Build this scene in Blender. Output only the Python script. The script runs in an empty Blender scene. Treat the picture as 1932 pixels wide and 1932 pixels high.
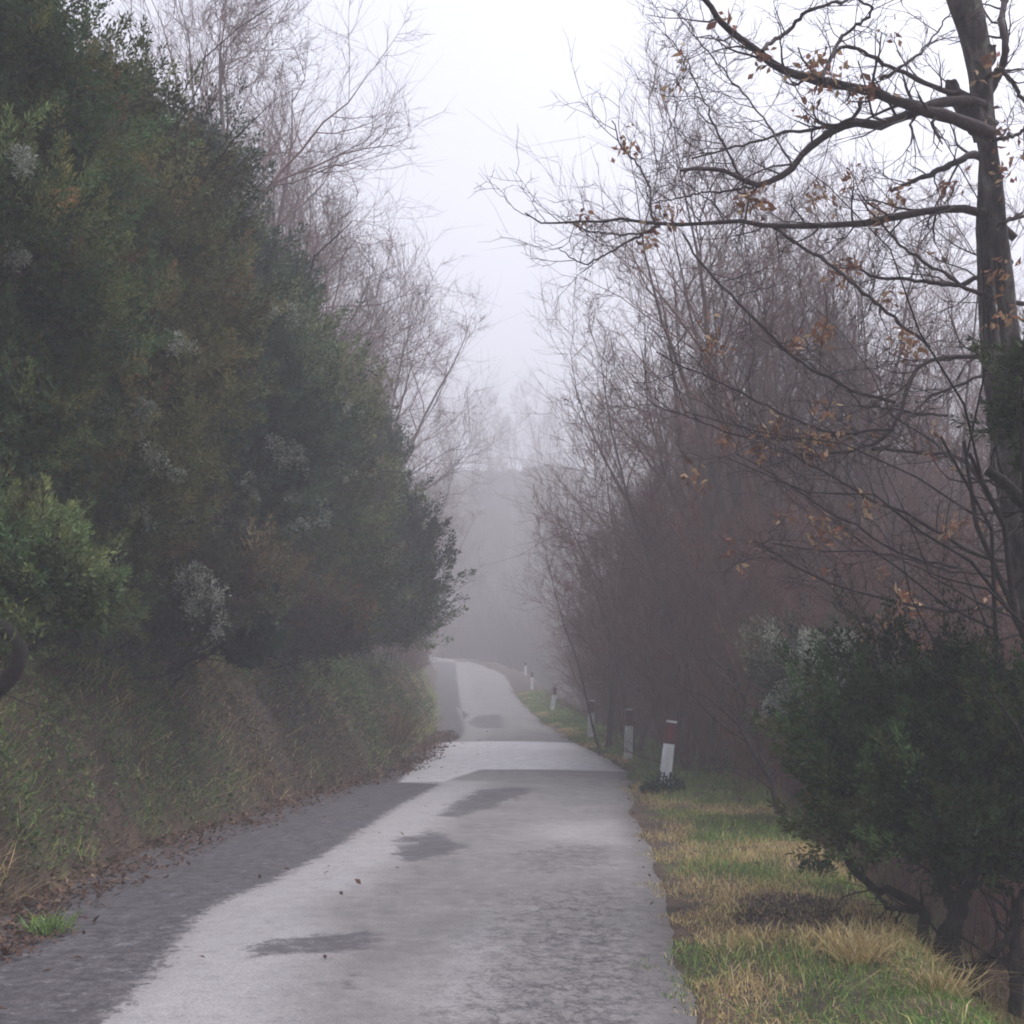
import bpy, math
import numpy as np
from math import radians as rad

# ------------------------------------------------------------------ camera, sky, sun, exposure
SC = bpy.context.scene
COL = SC.collection
FPX, CX, CY, HOR = 2332.0, 966.0, 966.0, 1290.0      # focal length and centre in units of a 1932 px wide picture
PITCH = math.atan((HOR - CY) / FPX)
EYE = 1.5
cam_d = bpy.data.cameras.new('camera')
cam = bpy.data.objects.new('camera', cam_d)
COL.objects.link(cam)
cam.location = (0, 0, EYE)
cam.rotation_euler = (rad(90) + PITCH, 0, 0)
cam_d.angle = 2 * math.atan(CX / FPX)
cam_d.clip_start = 0.05
cam_d.clip_end = 3000
SC.camera = cam

SUN_EL, SUN_ROT = rad(62), rad(70)
world = bpy.data.worlds.new('World')
SC.world = world
world.use_nodes = True
nt = world.node_tree
bg = nt.nodes['Background']
sky = nt.nodes.new('ShaderNodeTexSky')
sky.sky_type = 'NISHITA'
sky.sun_disc = False
sky.sun_elevation = SUN_EL
sky.sun_rotation = SUN_ROT
sky.air_density = 1.0
sky.dust_density = 4.0
hs = nt.nodes.new('ShaderNodeHueSaturation')
hs.inputs['Saturation'].default_value = 0.22
tint = nt.nodes.new('ShaderNodeMix')
tint.data_type = 'RGBA'
tint.blend_type = 'MULTIPLY'
tint.inputs[0].default_value = 1.0
tint.inputs[7].default_value = (0.965, 0.955, 1.03, 1)
nt.links.new(sky.outputs[0], hs.inputs['Color'])
nt.links.new(hs.outputs[0], tint.inputs[6])
nt.links.new(tint.outputs[2], bg.inputs['Color'])
bg.inputs['Strength'].default_value = 0.15

sun_d = bpy.data.lights.new('sun', 'SUN')
sun_d.energy = 1.0
sun_d.angle = rad(40)
sun_d.color = (1.0, 0.97, 0.95)
sun = bpy.data.objects.new('sun', sun_d)
COL.objects.link(sun)
sun.rotation_euler = (rad(90) - SUN_EL, 0, math.pi - SUN_ROT)
sun.location = (0, 0, 60)

SC.view_settings.view_transform = 'Standard'
SC.view_settings.look = 'None'
SC.view_settings.gamma = 1.0
SC.view_settings.exposure = 1.42
SC.cycles.use_denoising = True
SC.cycles.max_bounces = 4
SC.cycles.diffuse_bounces = 2
SC.cycles.volume_bounces = 1
SC.cycles.adaptive_threshold = 0.012
SC.cycles.transmission_bounces = 3
SC.cycles.filter_width = 1.9
HAZE_DENSITY = 0.0083

RNG = np.random.default_rng(7)


# ------------------------------------------------------------------ helpers
def at(u, v, D):
    """the point at forward distance D seen at picture position (u, v)"""
    r, up = (u - CX) / FPX, (CY - v) / FPX
    Y = math.cos(PITCH) - up * math.sin(PITCH)
    Z = math.sin(PITCH) + up * math.cos(PITCH)
    t = D / Y
    return np.array([r * t, D, EYE + Z * t])


def flat(u, v, z=0.0):
    r, up = (u - CX) / FPX, (CY - v) / FPX
    Y = math.cos(PITCH) - up * math.sin(PITCH)
    Z = math.sin(PITCH) + up * math.cos(PITCH)
    t = (z - EYE) / Z
    return np.array([r * t, Y * t, z])


def project(P):
    x, y, z = P[:, 0], P[:, 1], P[:, 2] - EYE
    f = y * math.cos(PITCH) + z * math.sin(PITCH)
    up = -y * math.sin(PITCH) + z * math.cos(PITCH)
    f = np.maximum(f, 1e-3)
    return CX + FPX * x / f, CY - FPX * up / f


def hsh(ix, iy, s):
    h = (ix * 374761393 + iy * 668265263 + s * 2147483647 + 12345) & 0xffffffff
    h = ((h ^ (h >> 13)) * 1274126177) & 0xffffffff
    return ((h ^ (h >> 16)) & 0xffff) / 65535.0


def vnoise(x, y, s=0):
    x = np.asarray(x, float); y = np.asarray(y, float)
    ix = np.floor(x).astype(np.int64); iy = np.floor(y).astype(np.int64)
    fx = x - ix; fy = y - iy
    fx = fx * fx * (3 - 2 * fx); fy = fy * fy * (3 - 2 * fy)
    a = hsh(ix, iy, s); b = hsh(ix + 1, iy, s); c = hsh(ix, iy + 1, s); d = hsh(ix + 1, iy + 1, s)
    return (a * (1 - fx) + b * fx) * (1 - fy) + (c * (1 - fx) + d * fx) * fy


def fbm(x, y, s=0, o=3):
    r = 0; a = 0.5; t = 0
    for k in range(o):
        r = r + a * vnoise(x * 2 ** k, y * 2 ** k, s + k * 17); t += a; a *= 0.5
    return r / t


def sstep(a, b, x):
    t = np.clip((x - a) / (b - a), 0, 1)
    return t * t * (3 - 2 * t)


def nrm(v):
    return v / np.maximum(np.linalg.norm(v, axis=-1, keepdims=True), 1e-9)


def tag(o, label=None, cat=None, group=None, kind=None):
    if label: o['label'] = label
    if cat: o['category'] = cat
    if group: o['group'] = group
    if kind: o['kind'] = kind
    return o


def empty(name, loc, rz=0.0):
    o = bpy.data.objects.new(name, None)
    COL.objects.link(o)
    o.location = loc
    o.rotation_euler = (0, 0, rz)
    o.empty_display_size = 0.2
    return o


def quads(name, V, F, mat, parent=None, cols=None, smooth=True, origin=None, attrs=None):
    V = np.asarray(V, np.float32).reshape(-1, 3)
    F = np.asarray(F, np.int32).reshape(-1, 4)
    if origin is not None: V = V - np.asarray(origin, np.float32)
    me = bpy.data.meshes.new(name)
    me.vertices.add(len(V)); me.vertices.foreach_set('co', V.ravel())
    me.loops.add(F.size); me.loops.foreach_set('vertex_index', F.ravel())
    me.polygons.add(len(F))
    me.polygons.foreach_set('loop_start', np.arange(0, F.size, 4, dtype=np.int32))
    me.polygons.foreach_set('use_smooth', np.full(len(F), smooth))
    if cols is not None:
        a = me.color_attributes.new('tone', 'FLOAT_COLOR', 'POINT')
        c = np.ones((len(V), 4), np.float32); c[:, :3] = cols
        a.data.foreach_set('color', c.ravel())
    for k, arr in (attrs or {}).items():
        a = me.attributes.new(k, 'FLOAT', 'POINT')
        a.data.foreach_set('value', np.asarray(arr, np.float32).ravel())
    me.update(calc_edges=True)
    me.validate()
    me.materials.append(mat)
    o = bpy.data.objects.new(name, me)
    COL.objects.link(o)
    if parent is not None: o.parent = parent
    return o


class Bag:
    def __init__(s): s.V = []; s.F = []; s.C = []; s.n = 0
    def add(s, V, F, C=None):
        V = V.reshape(-1, 3)
        s.V.append(V); s.F.append(F.reshape(-1, 4) + s.n); s.n += len(V)
        if C is not None: s.C.append(C.reshape(-1, 3))
        return s
    def build(s, name, mat, parent=None, origin=None, smooth=True):
        return quads(name, np.concatenate(s.V), np.concatenate(s.F), mat, parent,
                     np.concatenate(s.C) if s.C else None, smooth, origin)


def tubes(P, R, k):
    """P (N,m,3) polylines, R (N,m) radii -> one batch of k-sided tapering tubes"""
    N, m, _ = P.shape
    T = np.empty_like(P)
    T[:, 1:-1] = P[:, 2:] - P[:, :-2]
    T[:, 0] = P[:, 1] - P[:, 0]; T[:, -1] = P[:, -1] - P[:, -2]
    T = nrm(T)
    ref = np.tile(np.array([0.31, 0.87, 0.38]), (N, 1))
    d0 = nrm(P[:, -1] - P[:, 0])
    par = np.abs((ref * d0).sum(1)) > 0.8
    ref[par] = [0.9, -0.3, 0.1]
    U = nrm(ref[:, None] - (ref[:, None] * T).sum(-1, keepdims=True) * T)
    W = np.cross(T, U)
    a = np.arange(k) / k * 2 * np.pi
    V = P[:, :, None] + R[:, :, None, None] * (U[:, :, None] * np.cos(a)[:, None] + W[:, :, None] * np.sin(a)[:, None])
    i = np.arange(N)[:, None, None] * m * k; j = np.arange(m - 1)[None, :, None] * k; q = np.arange(k)[None, None, :]
    q2 = (q + 1) % k
    F = np.stack([i + j + q, i + j + q2, i + j + k + q2, i + j + k + q], -1)
    return V.reshape(-1, 3), F.reshape(-1, 4)


def grow(P, D, L, R, m, wig, up, taper=0.35, rng=RNG):
    N = len(P)
    pts = np.empty((N, m + 1, 3)); pts[:, 0] = P
    d = nrm(D)
    for j in range(m):
        d = nrm(d + wig * rng.normal(size=(N, 3)) + np.array([0, 0, up]))
        pts[:, j + 1] = pts[:, j] + d * (L / m)[:, None]
    rr = R[:, None] * (1 - (1 - taper) * np.linspace(0, 1, m + 1)[None, :])
    return pts, rr


def kids(pts, rr, n, t0, t1, ang, rng=RNG, bias=None):
    """starts, directions, parent length and radius for n children on each polyline"""
    N, m, _ = pts.shape
    t = t0 + (t1 - t0) * (np.arange(n)[None, :] + rng.random((N, n))) / n
    x = t * (m - 1); i = np.clip(x.astype(int), 0, m - 2); f = (x - i)[..., None]
    r = np.arange(N)[:, None]
    A, B = pts[r, i], pts[r, i + 1]
    S = A * (1 - f) + B * f
    T = nrm(B - A)
    rad_ = rr[r, i] * (1 - f[..., 0]) + rr[r, i + 1] * f[..., 0]
    q = nrm(np.cross(T, rng.normal(size=T.shape)))
    if bias is not None: q = nrm(q + bias); q = nrm(q - (q * T).sum(-1, keepdims=True) * T)
    a = (ang * (0.7 + 0.6 * rng.random((N, n))))[..., None]
    D = np.cos(a) * T + np.sin(a) * q
    plen = np.linalg.norm(np.diff(pts, axis=1), axis=2).sum(1)
    PL = np.repeat(plen[:, None], n, 1)
    return S.reshape(-1, 3), D.reshape(-1, 3), PL.ravel(), rad_.ravel(), t.ravel()


def leaves(P, D, L, W, bend=0.0, rng=RNG):
    """one diamond leaf each: base point, direction, length, width"""
    D = nrm(D)
    S = nrm(np.cross(D, rng.normal(size=D.shape)))
    n = np.cross(D, S)
    L = L[:, None]; W = W[:, None]
    V = np.stack([P, P + D * L * .45 + S * W * .5 + n * L * bend, P + D * L, P + D * L * .45 - S * W * .5 + n * L * bend], 1)
    F = np.arange(len(P) * 4).reshape(-1, 4)
    return V.reshape(-1, 3), F


def blades(P, H, W, lean, rng=RNG, updir=None):
    """bent grass blades of two quads"""
    N = len(P)
    up = np.tile([0, 0, 1.0], (N, 1)) if updir is None else updir
    az = rng.random(N) * 2 * np.pi
    h = np.stack([np.cos(az), np.sin(az), np.zeros(N)], 1)
    s = np.stack([-np.sin(az + rng.normal(size=N)), np.cos(az + rng.normal(size=N)), np.zeros(N)], 1)
    ln = (lean * (0.3 + rng.random(N)))[:, None]
    H = H[:, None]; W = W[:, None]
    m = P + up * H * .55 + h * H * ln * .35
    t = P + up * H * (1 - .35 * ln) + h * H * ln
    V = np.stack([P - s * W, P + s * W, m - s * W * .8, m + s * W * .8, t - s * W * .12, t + s * W * .12], 1)
    b = (np.arange(N) * 6)[:, None]
    F = np.stack([b + [0, 1, 3, 2], b + [2, 3, 5, 4]], 1)
    return V.reshape(-1, 3), F.reshape(-1, 4)


def pick(pal, N, rng=RNG, jit=0.18, w=None):
    pal = np.array(pal)
    i = rng.choice(len(pal), N, p=w)
    return pal[i] * (1 + jit * rng.normal(size=(N, 1))).clip(.4, 1.8)


# ------------------------------------------------------------------ materials
def new_mat(name):
    m = bpy.data.materials.new(name)
    m.use_nodes = True
    return m, m.node_tree.nodes, m.node_tree.links, m.node_tree.nodes['Principled BSDF']


def tone_mat(name, rough=0.8, translucent=0.0, nscale=0.0, namt=0.25, spec=0.2):
    """colour comes from each leaf's own tone, with a little mottling"""
    m, N, L, B = new_mat(name)
    a = N.new('ShaderNodeAttribute'); a.attribute_name = 'tone'
    out = a.outputs['Color']
    if nscale:
        tc = N.new('ShaderNodeTexCoord'); nz = N.new('ShaderNodeTexNoise'); nz.inputs['Scale'].default_value = nscale
        nz.inputs['Detail'].default_value = 4
        L.new(tc.outputs['Object'], nz.inputs['Vector'])
        mr = N.new('ShaderNodeMapRange'); mr.inputs[1].default_value = .3; mr.inputs[2].default_value = .7
        mr.inputs[3].default_value = 1 - namt; mr.inputs[4].default_value = 1 + namt
        L.new(nz.outputs['Fac'], mr.inputs[0])
        mx = N.new('ShaderNodeVectorMath'); mx.operation = 'SCALE'
        L.new(out, mx.inputs[0]); L.new(mr.outputs[0], mx.inputs['Scale'])
        out = mx.outputs[0]
    L.new(out, B.inputs['Base Color'])
    B.inputs['Roughness'].default_value = rough
    B.inputs['Specular IOR Level'].default_value = spec
    if translucent:
        tr = N.new('ShaderNodeBsdfTranslucent'); L.new(out, tr.inputs['Color'])
        mix = N.new('ShaderNodeMixShader'); mix.inputs[0].default_value = translucent
        L.new(B.outputs[0], mix.inputs[1]); L.new(tr.outputs[0], mix.inputs[2])
        L.new(mix.outputs[0], N['Material Output'].inputs['Surface'])
    return m


def noise_mat(name, stops, scale=3.0, rough=0.85, bump=0.3, bscale=20, detail=6, stretch=(1, 1, 1), spec=0.25):
    m, N, L, B = new_mat(name)
    tc = N.new('ShaderNodeTexCoord'); mp = N.new('ShaderNodeMapping'); mp.inputs['Scale'].default_value = stretch
    L.new(tc.outputs['Object'], mp.inputs[0])
    nz = N.new('ShaderNodeTexNoise'); nz.inputs['Scale'].default_value = scale; nz.inputs['Detail'].default_value = detail
    nz.inputs['Roughness'].default_value = 0.65
    L.new(mp.outputs[0], nz.inputs['Vector'])
    cr = N.new('ShaderNodeValToRGB')
    e = cr.color_ramp.elements
    while len(e) < len(stops): e.new(0.5)
    for k, (p, c) in enumerate(stops): e[k].position = p; e[k].color = (*c, 1)
    L.new(nz.outputs['Fac'], cr.inputs[0]); L.new(cr.outputs[0], B.inputs['Base Color'])
    B.inputs['Roughness'].default_value = rough
    B.inputs['Specular IOR Level'].default_value = spec
    if bump:
        n2 = N.new('ShaderNodeTexNoise'); n2.inputs['Scale'].default_value = bscale; n2.inputs['Detail'].default_value = 5
        L.new(mp.outputs[0], n2.inputs['Vector'])
        bp = N.new('ShaderNodeBump'); bp.inputs['Strength'].default_value = bump; bp.inputs['Distance'].default_value = 0.02
        L.new(n2.outputs['Fac'], bp.inputs['Height']); L.new(bp.outputs[0], B.inputs['Normal'])
    return m


M_SOIL = noise_mat('leaf_mould', [(.3, (.022, .016, .013)), (.5, (.05, .036, .027)), (.68, (.085, .055, .038)), (.8, (.05, .055, .025))], 2.5, .95, .8, 14)
M_BARK_OAK = noise_mat('oak_bark', [(.36, (.014, .012, .013)), (.48, (.045, .037, .036)), (.56, (.085, .070, .064)), (.66, (.15, .15, .125))], 11, .9, .9, 30, stretch=(1, 1, .35))
M_BARK_BROWN = noise_mat('twig_bark', [(.3, (.072, .030, .024)), (.55, (.132, .062, .050)), (.75, (.20, .112, .088))], 5, .85, 0, 30)
M_BARK_LIMB = noise_mat('limb_bark', [(.3, (.028, .019, .020)), (.55, (.052, .036, .036)), (.75, (.085, .066, .060))], 9, .85, .5, 40)
M_BARK_GREY = noise_mat('grey_bark', [(.3, (.045, .033, .032)), (.55, (.085, .062, .058)), (.75, (.14, .11, .10))], 4, .9, .3, 30, stretch=(1, 1, .4))
M_BARK_DARK = noise_mat('dark_bark', [(.3, (.012, .010, .010)), (.6, (.028, .023, .021)), (.8, (.05, .05, .035))], 12, .9, .8, 40)
M_LEAF = tone_mat('heath_foliage', .75, .25, spec=.15)
M_GRASS = tone_mat('grass_blades', .7, .3, spec=.2)
M_DRY = tone_mat('dry_leaves', .7, .25, spec=.2)
M_BLOSSOM = tone_mat('pale_blossom', .9, .2, spec=.1)
M_TWIG = tone_mat('bare_twigs', .85, 0, spec=.15)


# ------------------------------------------------------------------ the road's course
def st(row, D, ul, ur):
    a, b = at(ul, row, D), at(ur, row, D)
    return [D, a[0], b[0], a[2]]


def st0(row, ul, ur):
    a, b = flat(ul, row), flat(ur, row)
    return [a[1], a[0], b[0], 0.0]


# [forward distance, left edge x, right edge x, height]
STN = np.array([
    [-20, -3.2, .3, 0], [-6, -3.2, .5, 0], [2, -3.2, .68, 0],
    st0(1932, -420, 1312), st0(1750, -30, 1268), st0(1650, 170, 1240), st0(1590, 310, 1222), st0(1530, 500, 1196),
    st0(1490, 620, 1190), st0(1455, 742, 1186),
    st(1425, 25.5, 778, 1138), st(1402, 30.5, 806, 1086), st(1386, 36, 822, 1062), st(1366, 43, 826, 1028), st(1340, 52, 826, 998),
    st(1310, 64, 824, 972), st(1288, 75, 822, 962)])
ys = np.arange(-20, 75.01, 0.25)
def smooth_interp(x, xp, fp):
    y = np.interp(x, xp, fp)
    k = np.ones(9) / 9
    yp = np.pad(y, 4, mode='edge')
    return np.convolve(yp, k, 'valid')
XL = smooth_interp(ys, STN[:, 0], STN[:, 1]); XR = smooth_interp(ys, STN[:, 0], STN[:, 2]); ZR = smooth_interp(ys, STN[:, 0], STN[:, 3])
Ledge = np.stack([XL, ys, ZR], 1); Redge = np.stack([XR, ys, ZR], 1)
# the bend to the left at the far end
bendc = [at(888, 1270, 85), at(856, 1255, 92), at(832, 1246, 97.5), np.array([-11.5, 103, 4.3]), np.array([-20, 106, 4.9]), np.array([-34, 108, 5.4]), np.array([-60, 108, 6.0])]
c0 = (Ledge[-1] + Redge[-1]) / 2
pts = np.array([c0] + bendc)
seg = np.r_[0, np.cumsum(np.linalg.norm(np.diff(pts, axis=0), axis=1))]
ss = np.arange(0.5, seg[-1], 0.5)
BC = np.stack([smooth_interp(ss, seg, pts[:, k]) for k in range(3)], 1)
tg = nrm(np.gradient(BC, axis=0) * [1, 1, 0])
nr = np.stack([tg[:, 1], -tg[:, 0], np.zeros(len(tg))], 1)
w0 = (Redge[-1, 0] - Ledge[-1, 0]) / 2
hw = np.interp(ss, [0, 12, 24], [w0, 2.15, 2.0])[:, None]
Ledge = np.concatenate([Ledge, BC - nr * hw]); Redge = np.concatenate([Redge, BC + nr * hw])
CEN = (Ledge + Redge) / 2
HALF = np.linalg.norm(Redge - Ledge, axis=1) / 2
TAN = nrm(np.gradient(CEN, axis=0) * [1, 1, 0])
NOR = np.stack([TAN[:, 1], -TAN[:, 0]], 1)


def road_uv(x, y):
    """signed distance outside the left and right edges, road height (blended), station"""
    x = np.atleast_1d(x).astype(float); y = np.atleast_1d(y).astype(float)
    sub = slice(None, None, 3)
    cx, cy, cz, hf, nn = CEN[sub, 0], CEN[sub, 1], CEN[sub, 2], HALF[sub], NOR[sub]
    uL = np.empty_like(x); uR = np.empty_like(x); zz = np.empty_like(x)
    for a in range(0, len(x), 20000):
        X = x[a:a + 20000, None]; Y = y[a:a + 20000, None]
        d2 = (X - cx) ** 2 + (Y - cy) ** 2
        i = d2.argmin(1)
        q = np.arange(len(i))
        dx = X[:, 0] - cx[i]; dy = Y[:, 0] - cy[i]
        lat = dx * nn[i, 0] + dy * nn[i, 1]
        dist = np.sqrt(d2[q, i])
        lat = np.where(dist > 12, np.sign(lat) * dist, lat)
        w = 1 / (d2 + .05) ** 2.5
        zz[a:a + 20000] = (w * cz).sum(1) / w.sum(1)
        uL[a:a + 20000] = -lat - hf[i]; uR[a:a + 20000] = lat - hf[i]
    return uL, uR, zz


def height(x, y):
    x = np.atleast_1d(x).astype(float); y = np.atleast_1d(y).astype(float)
    uL, uR, z = road_uv(x, y)
    n1 = fbm(x * .35, y * .35, 3) - .5
    n2 = fbm(x * 2.2, y * 2.2, 9) - .5
    bankh = 1.55 + .5 * n1
    L = bankh * sstep(.10, 1.15, uL) ** .75 + np.clip(uL - 1.5, 0, 26) * .20 + np.clip(uL - .4, 0, 3) * .06 * 0 + (n2 * .34 + (fbm(x * .95, y * .95, 14, 2) - .5) * .6) * sstep(.1, .9, uL)
    vw = 1.35 - .25 * sstep(8.5, 6, y) + .5 * (vnoise(y * .3, 0 * y, 5) - .5) + .35 * sstep(9, 17, y)
    R = .05 * sstep(.1, .7, uR) - 0.78 * np.clip(uR - vw, 0, 4.4) * sstep(0, .5, uR - vw) - .03 * np.clip(uR - 7, 0, 40) + n2 * .10 * sstep(.15, .8, uR) + n1 * .5 * sstep(2, 6, uR)
    t = np.where(uL > 0, L, np.where(uR > 0, R, 0.0))
    inside = np.maximum(uL, uR)
    t = t - .014 * (1 - sstep(-.02, .05, inside)) - .055 * (1 - sstep(-.34, -.18, inside))
    hill = (33 + 11 * fbm(x * .05, y * .05, 8, 4)) * sstep(107, 215, y) + 5 * sstep(-60, -160, x) + 4 * sstep(40, 140, x)
    return np.minimum(z + t, 12) + hill


# ------------------------------------------------------------------ ground
def axis(lo, hi, fine_lo, fine_hi, step, g=1.12):
    a = list(np.arange(fine_lo, fine_hi + 1e-6, step))
    s = step
    while a[-1] < hi: s *= g; a.append(min(a[-1] + s, hi))
    s = step
    while a[0] > lo: s *= g; a.insert(0, max(a[0] - s, lo))
    return np.array(a)

gx = axis(-255, 255, -6.5, 6.5, .11)
gy = np.r_[axis(-30, 30, 3, 30, .13)[:-1], axis(30, 255, 30, 60, .3, 1.1)]
GX, GY = np.meshgrid(gx, gy)
GZ = height(GX.ravel(), GY.ravel())
nx, ny = len(gx), len(gy)
i = (np.arange(ny - 1)[:, None] * nx + np.arange(nx - 1)[None, :]).ravel()
ground = quads('ground', np.stack([GX.ravel(), GY.ravel(), GZ], 1), np.stack([i, i + 1, i + nx + 1, i + nx], 1), M_SOIL)
tag(ground, 'brown woodland ground with leaf mould on both sides of the road', kind='structure')


# ------------------------------------------------------------------ road
def poly_sd(px, py, poly):
    """signed distance to a polygon, positive inside"""
    poly = np.asarray(poly)[:, :2]
    inside = np.zeros(len(px), bool); dmin = np.full(len(px), 1e9)
    n = len(poly)
    for k in range(n):
        a, b = poly[k], poly[(k + 1) % n]
        e = b - a
        t = np.clip(((px - a[0]) * e[0] + (py - a[1]) * e[1]) / max(e @ e, 1e-9), 0, 1)
        dmin = np.minimum(dmin, np.hypot(px - a[0] - t * e[0], py - a[1] - t * e[1]))
        c = ((a[1] > py) != (b[1] > py)) & (px < (b[0] - a[0]) * (py - a[1]) / (b[1] - a[1] + 1e-12) + a[0])
        inside ^= c
    return np.where(inside, dmin, -dmin)


def rpt(u, v):
    """road point under a picture position, following the road's height"""
    z = 0.0
    for _ in range(25):
        p = flat(u, v, z) if z < EYE - .02 else None
        if p is None: break
        z2 = float(np.interp(p[1], ys, ZR))
        z = z + .5 * (z2 - z)
    return flat(u, v, z)

sidx = []
d = -20.0
tot = len(Ledge)
# parametric rows: fine near the camera
rows = np.unique(np.r_[np.arange(0, 90, 4.0), np.arange(90, 160, .25), np.arange(160, 210, .5), np.arange(210, tot - 1, 1.0)])
ncol = 110
Lr = np.stack([np.interp(rows, np.arange(tot), Ledge[:, k]) for k in range(3)], 1)
Rr = np.stack([np.interp(rows, np.arange(tot), Redge[:, k]) for k in range(3)], 1)
Rr[:, 0] += .20 * (fbm(rows * .33, 0 * rows, 31, 5) - .55)
ew = .10 * (fbm(rows * .35, 0 * rows, 31) - .5)
tt = np.linspace(0, 1, ncol)[None, :, None]
RV = Lr[:, None] * (1 - tt) + Rr[:, None] * tt
wide = (Rr[:, 0] - Lr[:, 0])[:, None]
RV[:, :, 2] += .045 * (1 - (2 * tt[..., 0] - 1) ** 2)
RV = RV.reshape(-1, 3)
RV[:, 2] += .004 * (fbm(RV[:, 0] * 1.3, RV[:, 1] * 1.3, 12) - .5)
px, py = RV[:, 0], RV[:, 1]
bound = [rpt(*p) for p in [(150, 1990), (215, 1932), (300, 1838), (345, 1775), (368, 1742), (430, 1705), (520, 1668), (600, 1628), (645, 1600), (690, 1568), (760, 1522), (826, 1488)]]
bound2 = [rpt(*p) for p in [(826, 1484), (752, 1480), (780, 1440), (818, 1404), (866, 1398), (876, 1380), (872, 1362), (884, 1350), (862, 1335), (878, 1322), (858, 1308), (868, 1298)]]
dark_poly = [[-9, -25], [-2.2, -25], [-2.0, 0]] + [b[:2] for b in bound + bound2] + [[-3.5, 95], [-12, 95], [-12, 20]]
sd_dark = poly_sd(px, py, [np.array(q, float) for q in dark_poly])
P_ = lambda L: [rpt(*p) for p in L]
patches = [
    (P_([(735, 1622), (770, 1592), (805, 1576), (852, 1590), (882, 1606), (840, 1628), (770, 1634)]), 1.0),
    (P_([(828, 1546), (868, 1512), (905, 1496), (1000, 1492), (992, 1506), (948, 1518), (905, 1538), (860, 1550)]), .85),
    (P_([(465, 1806), (540, 1784), (620, 1778), (690, 1778), (684, 1806), (600, 1812), (500, 1818)]), .8),
    (P_([(655, 1812), (680, 1812), (672, 1880), (655, 1880)]), .5),
    (P_([(950, 1622), (1020, 1600), (1160, 1598), (1150, 1640), (1010, 1655)]), .38),
    (P_([(895, 1932), (985, 1850), (1000, 1780), (1180, 1740), (1240, 1800), (1235, 1990), (980, 1990)]), .30),
    (P_([(880, 1366), (900, 1352), (945, 1350), (952, 1376), (900, 1376)]), .7),
    (P_([(690, 1850), (560, 1932), (480, 1990), (760, 1990)]), .12)]
pt = np.zeros(len(px))
for poly, s in patches:
    pt = np.maximum(pt, s * sstep(-.13, .13, poly_sd(px, py, poly) + .36 * (fbm(px * 3.5, py * 3.5, 44, 5) - .5)))
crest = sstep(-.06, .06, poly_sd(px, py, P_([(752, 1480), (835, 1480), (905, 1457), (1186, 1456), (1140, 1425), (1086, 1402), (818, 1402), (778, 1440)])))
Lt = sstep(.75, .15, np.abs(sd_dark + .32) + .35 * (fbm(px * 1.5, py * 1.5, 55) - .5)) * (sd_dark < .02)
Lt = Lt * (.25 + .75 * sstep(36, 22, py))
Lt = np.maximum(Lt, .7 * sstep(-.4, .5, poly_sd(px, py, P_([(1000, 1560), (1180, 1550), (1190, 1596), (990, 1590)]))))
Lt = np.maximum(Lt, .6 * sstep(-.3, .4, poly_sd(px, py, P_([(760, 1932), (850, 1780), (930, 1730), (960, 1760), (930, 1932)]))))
crk = sstep(-.5, .5, poly_sd(px, py, P_([(850, 1932), (960, 1700), (1220, 1660), (1290, 1990), (880, 1990)])))
uLr = np.linalg.norm(RV - np.repeat(Lr, ncol, 0), axis=1); uRr = np.linalg.norm(RV - np.repeat(Rr, ncol, 0), axis=1)
edge = np.minimum(uLr, uRr * 1.3)
nr_ = len(rows)
i = (np.arange(nr_ - 1)[:, None] * ncol + np.arange(ncol - 1)[None, :]).ravel()


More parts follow.
